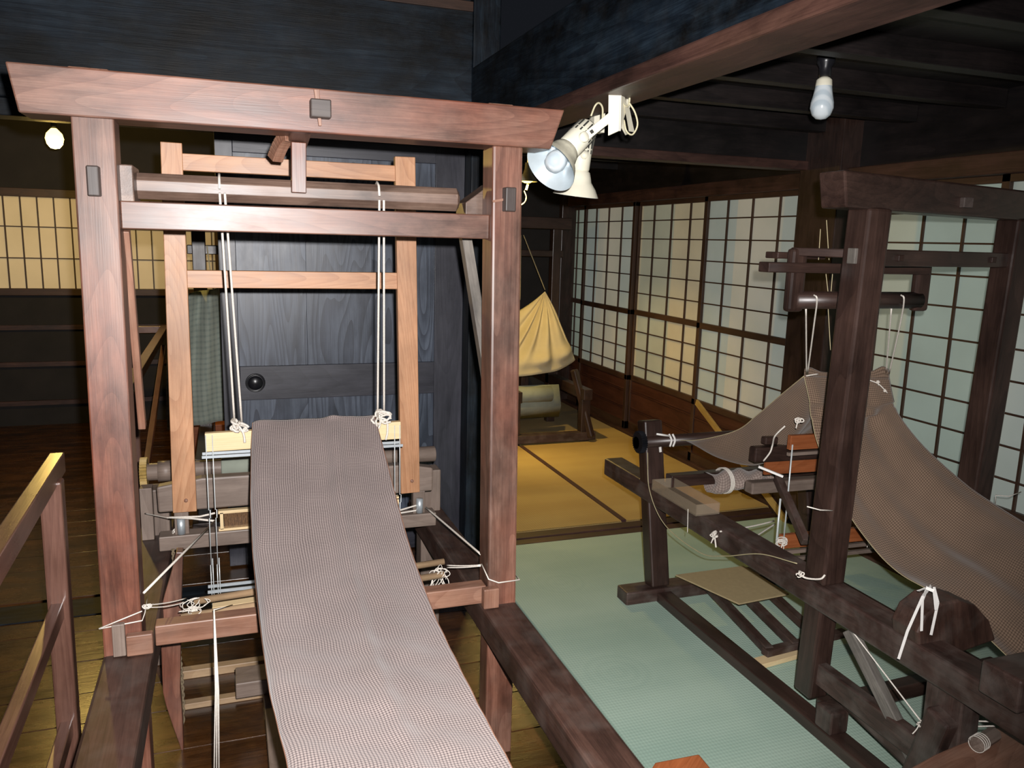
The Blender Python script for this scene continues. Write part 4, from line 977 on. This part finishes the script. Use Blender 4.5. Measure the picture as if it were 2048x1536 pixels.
# cords of the dark loom
cord_part(l2, [strand(at(1612, 616, 1, 2.0), at(1613, 748, 1, 2.25)), bez([at(1628, 590, 1, 1.97), at(1634, 600, 1, 1.96), at(1628, 650, 1, 2.05), at(1615, 748, 1, 2.25)], 20)], r=0.0026, name='hanging_cord')
cord_part(l2, [strand(at(1783, 616, 1, 2.0), at(1772, 745, 1, 2.25)), bez([at(1802, 590, 1, 1.97), at(1808, 600, 1, 1.96), at(1800, 650, 1, 2.05), at(1778, 748, 1, 2.25)], 20)], r=0.0026, name='hanging_cord')
cord_part(l2, [bez([at(1597, 1146, 1, 1.78), at(1612, 1156, 1, 1.77), at(1640, 1158, 1, 1.77), at(1650, 1150, 1, 1.77)], 12)], r=0.0030, knots=[(at(1599, 1148, 1, 1.77), dict(r=0.010, rope=0.0018, loops=4, tails=0, seed=21))], name='lashing')
cord_part(l2, [[at(1614, 1013, 1, 1.775), at(1640, 1020, 1, 1.77), at(1665, 1021, 1, 1.77)]], r=0.0018, name='lashing')
cord_part(l2, [strand(at(1664, 1024, 1, 1.85), at(1738, 1052, 1, 2.2))], r=0.0022, name='tension_cord')
cord_part(l2, [strand(at(1440, 1063, 1, 2.3), at(1548, 1042, 1, 2.42), 0.004), strand(at(1508, 1075, 1, 2.3), at(1550, 1048, 1, 2.42)), strand(at(1428, 1062, 0, 1.636), at(1432, 1095, 0, 1.633))], r=0.0030,
          knots=[(at(1428, 1066, 0, 1.632), dict(r=0.014, rope=0.0022, loops=6, tails=2, seed=31))], name='tension_cord')
cord_part(l2, [bez([at(1295, 905, 0, 1.60), at(1299, 980, 0, 1.60), at(1330, 1050, 0, 1.61), at(1400, 1105, 0, 1.62), at(1450, 1112, 0, 1.62), at(1520, 1108, 0, 1.62), at(1594, 1127, 0, 1.62)], 60)], mat='thread', r=0.0018, name='loose_string')
cord_part(l2, [strand(at(1376, 1018, 0, 1.60), at(1375, 1065, 0, 1.60))], r=0.0016, name='loose_string')
cord_part(l2, [], knots=[(at(1565, 1085, 1, 2.31), dict(r=0.020, rope=0.002, loops=7, tails=2, seed=33)), (at(1740, 1085, 1, 2.31), dict(r=0.010, rope=0.0018, loops=4, tails=3, seed=35))], name='knotted_string')
cord_part(l2, [bez([at(1570, 852, 1, 2.33), at(1550, 872, 1, 2.36), at(1545, 890, 1, 2.4), at(1540, 905, 1, 2.4), at(1527, 922, 1, 2.42)], 20)], r=0.0032, name='loose_string')
cord_part(l2, [strand(at(1695, 1250, 0, 1.645), at(1840, 1440, 0, 1.645)), strand(at(1850, 1455, 1, 1.40), at(1990, 1452, 1, 1.30)), strand(at(1860, 1440, 1, 1.40), at(1985, 1443, 1, 1.30)), bez([at(1836, 1436, 1, 1.41), at(1850, 1448, 1, 1.39), at(1868, 1457, 1, 1.38)], 8)], r=0.0020,
          knots=[(at(1838, 1450, 1, 1.39), dict(r=0.010, rope=0.0016, loops=3, tails=2, seed=41))], name='lashing')
MB().bar(at(1517, 933, 1, 2.38), at(1566, 953, 1, 2.33), 0.010, 0.008).build('tape', 'tape', l2)

for (pa, pb) in (((1652, 548), (1656, 584)), ((1665, 548), (1662, 584)), ((1656, 612), (1661, 700)), ((1641, 458), (1637, 520)), ((1653, 440), (1658, 520))):
    MB().tube(strand(at(*pa, 1, 2.03), at(*pb, 1, 2.03)), 0.0013, 6).build('hanging_cord', 'thread', l2)
for (pa, pb) in (((1654, 1122), (1684, 1085)), ((1656, 1122), (1697, 1085))):
    MB().tube([at(*pa, 1, 2.0), at(*pb, 1, 2.32)], 0.0016, 6).build('tension_cord', 'thread', l2)
# ---- cloth 2: rear part rising from the cloth beam, then the long front fall
g = []
nE = [V(1.745, 2.92, 0.678), V(1.80, 2.74, 0.690), V(1.86, 2.58, 0.772), V(1.895, 2.45, 0.880), V(1.93, 2.30, 1.030), V(1.935, 2.26, 1.065)]
nE = [at(1345, 880, 1, 2.90), at(1400, 880, 1, 2.78), at(1472, 863, 1, 2.64), at(1516, 831, 1, 2.52), at(1560, 793, 1, 2.40), at(1608, 752, 1, 2.27)]
nEc = bez(nE, 40)
fE = [V(2.10, 2.90, 0.70), V(2.14, 2.78, 0.66), V(2.19, 2.64, 0.68), V(2.23, 2.52, 0.78), V(2.26, 2.40, 0.92), V(2.28, 2.27, 1.062)]
fEc = bez(fE, 40)
n = len(nEc)
for i in range(n):
    s = i / (n - 1); row = []
    for j in range(37):
        t = j / 36; p = nEc[i].lerp(fEc[i], t)
        sag = math.sin(s * PI) ** 0.8
        belly = 0.165 * sag * math.exp(-((t - 0.28) / 0.22) ** 2) * interp(s, [0, .35, .8, 1], [.35, .75, 1.2, 0.6])
        row.append(p + V(0, 0, -belly * min(1, t / 0.12)) + V(0, 0, 0.006 * math.sin(t * 22 + s * 2) * sag))
    g.append(row)
gB = g
# front part
lE = [at(1608, 752, 1, 2.27), at(1618, 800, 1, 2.255), at(1632, 880, 1, 2.235), at(1680, 1000, 1, 2.08), at(1740, 1090, 1, 1.92), at(1800, 1150, 1, 1.79), at(1900, 1210, 1, 1.60), at(2048, 1345, 1, 1.36), at(2200, 1480, 1, 1.15)]
rE = [at(1778, 757, 1, 2.25), at(1786, 800, 1, 2.23), at(1800, 832, 1, 2.20), at(1850, 892, 1, 2.07), at(1930, 962, 1, 1.90), at(1990, 1003, 1, 1.79), at(2060, 1045, 1, 1.66), at(2200, 1110, 1, 1.42), at(2350, 1180, 1, 1.2)]
lc, rc_ = bez(lE, 80), bez(rE, 80); n = len(lc); gF = []
for i in range(n):
    s = i / (n - 1); row = []
    for j in range(49):
        t = j / 48; p = lc[i].lerp(rc_[i], t)
        a_ = interp(s, [0, .12, .5, 1], [0.003, 0.008, 0.010, 0.008])
        w_ = a_ * (math.sin(t * 15 + s * 3.5) + 0.35 * math.sin(t * 27 - s * 5))
        cup = -0.035 * math.sin(t * PI) * interp(s, [0, .2, 1], [0.0, 0.6, 1.0])
        nrm = (lc[min(i + 1, n - 1)] - lc[max(i - 1, 0)]).cross(rc_[i] - lc[i]).normalized(); nrm = nrm if nrm.z > 0 else -nrm
        row.append(p + nrm * w_ + V(0, 0, cup) + V(0, -0.02 * math.sin(t * PI) * math.sin(min(1, s * 4) * PI), 0))
    gF.append(row)
cm = MB().sheet(gF)
c2 = tag(cm.build('woven_cloth', 'cloth2', solid=0.0012), 'brown finely checked cloth tied up to a peak and falling over the dark loom', 'cloth')
MB().sheet(gB).build('rear_length', 'cloth2', c2, solid=0.0012)
pk_ = MB()
# gathered fold over the bar between the peaks
gp = []
for i in range(9):
    t = i / 8; row = []
    for j in range(37):
        s = j / 36; a0 = gB[-1][j]; b0_ = gF[0][round(j * 48 / 36)]; p = a0.lerp(b0_, t)
        row.append(p + V(0, 0, 0.012 * math.sin(t * PI) + 0.018 * math.exp(-((s - .05) / .1) ** 2) * math.sin(t * PI) + 0.02 * math.exp(-((s - .93) / .08) ** 2) * math.sin(t * PI)))
    gp.append(row)
pk_.sheet(gp).build('top_fold', 'cloth2', c2, solid=0.0012)
sel = MB(); sel.tube([r_[0] for r_ in gB], 0.0016, 5); sel.tube([r_[0] for r_ in gF], 0.0014, 5); sel.build('selvage', 'thread', c2)
cord_part(c2, [bez([at(1612, 752, 1, 2.23), at(1622, 750, 1, 2.22), at(1636, 748, 1, 2.22)], 8)], r=0.0022, name='tie_string')
cord_part(c2, [bez([at(1738, 760, 1, 2.22), at(1757, 768, 1, 2.21), at(1775, 786, 1, 2.2)], 8)], r=0.0022,
          knots=[(at(1755, 764, 1, 2.21), dict(r=0.006, rope=0.0016, loops=3, tails=1, seed=51)), (at(1770, 781, 1, 2.2), dict(r=0.005, rope=0.0016, loops=3, tails=0, seed=52))], name='tie_string')
cord_part(c2, [], knots=[(at(1597, 840, 1, 2.24), dict(r=0.012, rope=0.0024, loops=3, tails=1, seed=53))], name='tie_string')
cord_part(l2, [bez([at(1345, 868, 1, 2.86), at(1350, 880, 1, 2.855), at(1346, 893, 1, 2.86)], 8), bez([at(1338, 868, 1, 2.86), at(1343, 880, 1, 2.855), at(1340, 893, 1, 2.86)], 8), [at(1313, 868, 1, 2.86), at(1340, 872, 1, 2.858)]], mat='tape', r=0.0045, name='beam_tie')
MB().bar(at(1320, 894, 1, 2.86), at(1321, 904, 1, 2.86), 0.010, 0.004).build('beam_tie', 'tape', l2)

# clear tray on the rail
ty = thing('acrylic_tray', (1.66, 2.6, 0.507), 'clear brownish acrylic open tray lying on the near rail of the dark loom', 'tray')
x0, x1, y0, y1, z0, z1 = 1.612, 1.715, 2.43, 2.76, 0.508, 0.552
MB().box((x0, y0, z0), (x1, y1, z0 + .003)).build('base', 'acrylic', ty)
for a_, b_ in (((x0, y0, z0 + .004), (x0 + .003, y1, z1)), ((x1 - .003, y0, z0 + .004), (x1, y1, z1)), ((x0 + .004, y0, z0 + .004), (x1 - .004, y0 + .003, z1)), ((x0 + .004, y1 - .003, z0 + .004), (x1 - .004, y1, z1))):
    MB().box(a_, b_).build('side', 'acrylic', ty)
# spool and boxes in the lower right corner
sc0 = at(1955, 1478, 2, .335)
sp_ = thing('thread_spool', (sc0.x, sc0.y, 0.30), 'brown wooden spool with coils of thread, lying on the foot board at the lower right', 'spool')
MB().lathe([(0.009, 0), (0.018, 0.002), (0.018, 0.085), (0.009, 0.087)], (sc0.x, sc0.y, 0.319), (1, 0.25, 0), 8, closed=True).build('core', 'greywood', sp_)
for k in range(4):
    q = V(sc0.x + k * 0.008, sc0.y + k * 0.002, 0.3205); _, s_, u_ = frame_of(V(1, .25, 0))
    MB().tube([q + (s_ * math.cos(a_ * PI / 12) + u_ * math.sin(a_ * PI / 12)) * 0.0195 for a_ in range(25)], 0.0012, 5).build('thread_coil', 'rope', sp_)
# stool corner at the bottom edge
sc_ = [at(1262, 1600, 2, .40), at(1310, 1524, 2, .40), at(1398, 1507, 2, .40), at(1475, 1600, 2, .40)]
so = thing('stool', (sum(p.x for p in sc_) / 4, sum(p.y for p in sc_) / 4, 0), 'orange-brown wooden stool, only its far top corner in view at the bottom edge', 'stool')
MB().prism(sc_, (0, 0, -0.03)).build('seat', 'orange', so, bevel=0.004)
for p in ((sc_[1] * .8 + sc_[3] * .2), (sc_[2] * .8 + sc_[0] * .2)): MB().box((p.x - .015, p.y - .015, 0), (p.x + .015, p.y + .015, 0.37)).build('leg', 'orange', so)
# yellow stick leaning at the paper doors
tag(MB().bar(at(1393, 804, 0, 2.925), at(1572, 1042, 2, 0.02), 0.014, 0.042, up=V(0, 0, 1)).build('wooden_stick', 'yellowwood', bevel=0.002), 'flat yellow stick leaning against the red panel below the paper doors', 'stick')

# ============================================================ HANDRAILS (left)
hr = thing('stair_handrail', (-0.45, 2.3, 0), 'wooden handrail with three rails at the left edge, its top lit yellow', 'handrail')
MB().bar((-0.425, 1.45, 0.880), (-0.452, 2.37, 0.875), 0.036, 0.055).build('top_rail', 'rail_hand', hr, bevel=0.003)
MB().bar((-0.447, 2.25, 0.86), (-0.452, 2.25, 0.0), 0.052, 0.050, up=V(0, 1, 0)).build('post', 'rail_hand', hr, bevel=0.006)
MB().bar((-0.452, 2.25, 0.51), (-0.440, 1.45, 0.50), 0.030, 0.045).build('lower_rail', 'rail_hand', hr, bevel=0.003)
MB().bar((-0.452, 2.25, 0.17), (-0.440, 1.45, 0.17), 0.030, 0.045).build('lower_rail', 'rail_hand', hr, bevel=0.003)
h2 = thing('stair_handrail', (-0.46, 4.5, 0), 'farther brown wooden handrail seen between the left post and the light beater frame', 'handrail')
MB().bar((-0.455, 3.95, 0.775), (-0.445, 6.3, 0.80), 0.05, 0.05).build('top_rail', 'rail_hand', h2, bevel=0.003)
MB().bar((-0.44, 4.02, 0.76), (-0.44, 4.02, 0.0), 0.05, 0.05, up=V(0, 1, 0)).build('post', 'rail_hand', h2, bevel=0.006)
MB().bar((-0.44, 4.05, 0.15), (-0.44, 6.0, 0.70), 0.03, 0.04).build('brace', 'rail_hand', h2, bevel=0.003)
MB().bar((-0.95, 6.25, 0.80), (-0.445, 6.25, 0.80), 0.05, 0.05).build('end_rail', 'rail_hand', h2, bevel=0.003)

# ============================================================ FAR LOOM (yellow cloth)
def far_loom(x0, y0, label, wdt=0.62):
    t = thing('floor_loom', (x0 + wdt / 2, y0, 0), label, 'loom')
    for xx in (x0, x0 + wdt):
        MB().box((xx - 0.035, y0 - 0.75, 0.34), (xx + 0.035, y0 + 0.7, 0.42)).build('side_rail', 'dark', t, bevel=0.004)
        MB().box((xx - 0.035, y0 - 0.72, 0.0), (xx + 0.035, y0 - 0.65, 0.34)).build('leg', 'dark', t, bevel=0.004)
        MB().box((xx - 0.035, y0 + 0.6, 0.0), (xx + 0.035, y0 + 0.67, 0.34)).build('leg', 'dark', t, bevel=0.004)
        MB().box((xx - 0.035, y0 - 0.035, 0.0), (xx + 0.035, y0 + 0.035, 1.60)).build('post', 'dark', t, bevel=0.004)
    MB().box((x0 - 0.12, y0 - 0.04, 1.60), (x0 + wdt + 0.12, y0 + 0.04, 1.69)).build('top_beam', 'dark', t, bevel=0.004)
    MB().box((x0 - 0.06, y0 - 0.03, 1.38), (x0 + wdt + 0.06, y0 + 0.02, 1.43)).build('crossbar', 'dark', t, bevel=0.004)
    MB().box((x0 - 0.06, y0 - 0.74, 0.03), (x0 + wdt + 0.08, y0 - 0.66, 0.09)).build('foot_beam', 'darkdusty', t, bevel=0.004)
    return t


l3 = far_loom(1.95, 6.05, 'blackened small floor loom at the far end by the paper doors, under a yellow cloth', 0.56)
MB().bar((2.45, 5.45, 0.55), (2.55, 5.30, 0.05), 0.05, 0.05).build('curved_foot', 'dark', l3, bevel=0.012)
MB().lathe([(0.06, 0), (0.06, 0.35)], (1.98, 5.6, 0.34), (1, 0, 0), 20, closed=True).build('warp_beam', 'greencloth', l3)
cord_part(l3, [strand(at(1042, 470, 1, 6.0), at(1040, 600, 1, 5.95)), strand(at(1047, 470, 1, 6.0), at(1090, 580, 1, 5.95))], mat='thread', r=0.004, name='hanging_cord')
# draped yellow cloth with a peak
yE = [(1090, 583), (1104, 612), (1118, 650), (1128, 680), (1129, 700), (1130, 722)]
bE = [(1142, 722), (1125, 738), (1095, 744), (1060, 750), (1020, 756), (960, 760)]
pkp = at(1090, 583, 1, 5.9); g = []
edge = [at(*p, 1, 5.85) for p in yE[1:]]
rim = bez([at(960, 640, 1, 6.0), at(960, 745, 1, 5.75), at(1000, 752, 1, 5.68), at(1040, 753, 1, 5.62), at(1085, 747, 1, 5.62), at(1118, 740, 1, 5.66), at(1150, 720, 1, 5.74), at(1131, 715, 1, 5.82), at(1128, 680, 1, 5.95)], 96)
for i in range(25):
    s = i / 24; row = []
    for j, rp_ in enumerate(rim):
        t = j / (len(rim) - 1); p = pkp.lerp(rp_, s)
        bulge = math.sin(s * PI) * (0.05 + 0.025 * math.sin(t * 40)) ; sagz = -0.05 * math.sin(s * PI)
        p = p + V(0, -bulge, sagz * (1 - t)) + V(0, -0.04 * math.exp(-((s - 0.80) / .08) ** 2) * (1 + .5 * math.sin(t * 30)), 0)
        row.append(p)
    g.append(row)
yc = tag(MB().sheet(g, gfn=lambda i, j, a_, b_: V(*g[i][j])).build('draped_cloth', 'cream', solid=0.002), 'plain yellowish cotton cloth hung in a pointed heap over the far loom', 'cloth')
# pale warp below the yellow cloth
ww = MB().sheet([[V(2.03, 5.66, 0.40), V(2.42, 5.66, 0.40)], [V(2.03, 5.60, 0.24), V(2.42, 5.60, 0.24)], [V(2.03, 5.75, 0.12), V(2.47, 5.75, 0.12)]])
ww.build('warp_sheet', 'greencloth', l3, solid=0.002)
# loom in the back-left room with grey checked cloth
l4 = far_loom(-0.145, 4.75, 'dark loom in the back-left room behind the plank door edge, with a grey-green checked cloth', 0.56)
g = []
for i in range(31):
    s = i / 30; row = []
    for j in range(31):
        t = j / 30; x_ = -0.34 + 0.30 * t + 0.0 * s; peak = math.exp(-((t - 1.0) / .5) ** 2)
        z_ = 1.205 - 0.04 * (1 - t) - (1.205 - 0.47) * s
        y_ = 4.60 + 0.03 * math.sin(t * 14 + s * 2) * (1 - s * .5) - 0.06 * math.sin(s * PI)
        xx = x_ + (-0.07 - x_) * 0.25 * (1 - s) ** 2
        row.append(V(xx, y_, z_))
    g.append(row)
tag(MB().sheet(g).build('draped_cloth', 'cloth4', solid=0.002), 'grey-green loosely checked cloth hanging in the back-left room beside the plank door', 'cloth')
MB().bar((-0.10, 4.62, 1.43), (-0.08, 4.62, 1.20), 0.006, 0.006).build('hanging_cord', 'thread', l4)
tag(MB().box((-0.40, 5.6, 0.0), (0.1, 6.0, 0.22)).build('storage_box', 'orange', bevel=0.004), 'low brown box on the boards of the back-left room under the grey cloth', 'box')

lit_bulb(BULB1, 'glowing yellow bare bulb at the upper left beside the red-brown loom', hang=0.54)
t = thing('clip_lamp', BULB2, 'small lit lamp deep in the dark back room, just right of the nearer loom post', 'lamp')
MB().lathe([(0.016, 0.10), (0.020, 0.06), (0.030, 0.03), (0.055, 0.0), (0.066, -0.02)], BULB2, (0, 0, 1), 32).build('shade', 'whiteold', t)
MB().lathe([(0, -0.030), (0.020, -0.028), (0.036, -0.018), (0.042, -0.006), (0.030, 0.02), (0.014, 0.05)], BULB2, (0, 0, 1), 28).build('bulb', 'bulb_lit', t)
MB().bar(at(1066, 337, 1, 5.0), at(1052, 380, 1, 5.0), 0.012, 0.012).build('bracket', 'cord', t)
MB().tube([BULB2 + V(0, 0, 0.09), V(BULB2.x, BULB2.y, 2.165)], 0.005, 6).build('flex', 'cord', t)
MB().tube(bez([at(1048, 382, 1, 5.0), at(1052, 395, 1, 5.0), at(1049, 405, 1, 5.0), at(1040, 412, 1, 5.0)], 12), 0.004, 6).build('flex', 'cord', t)
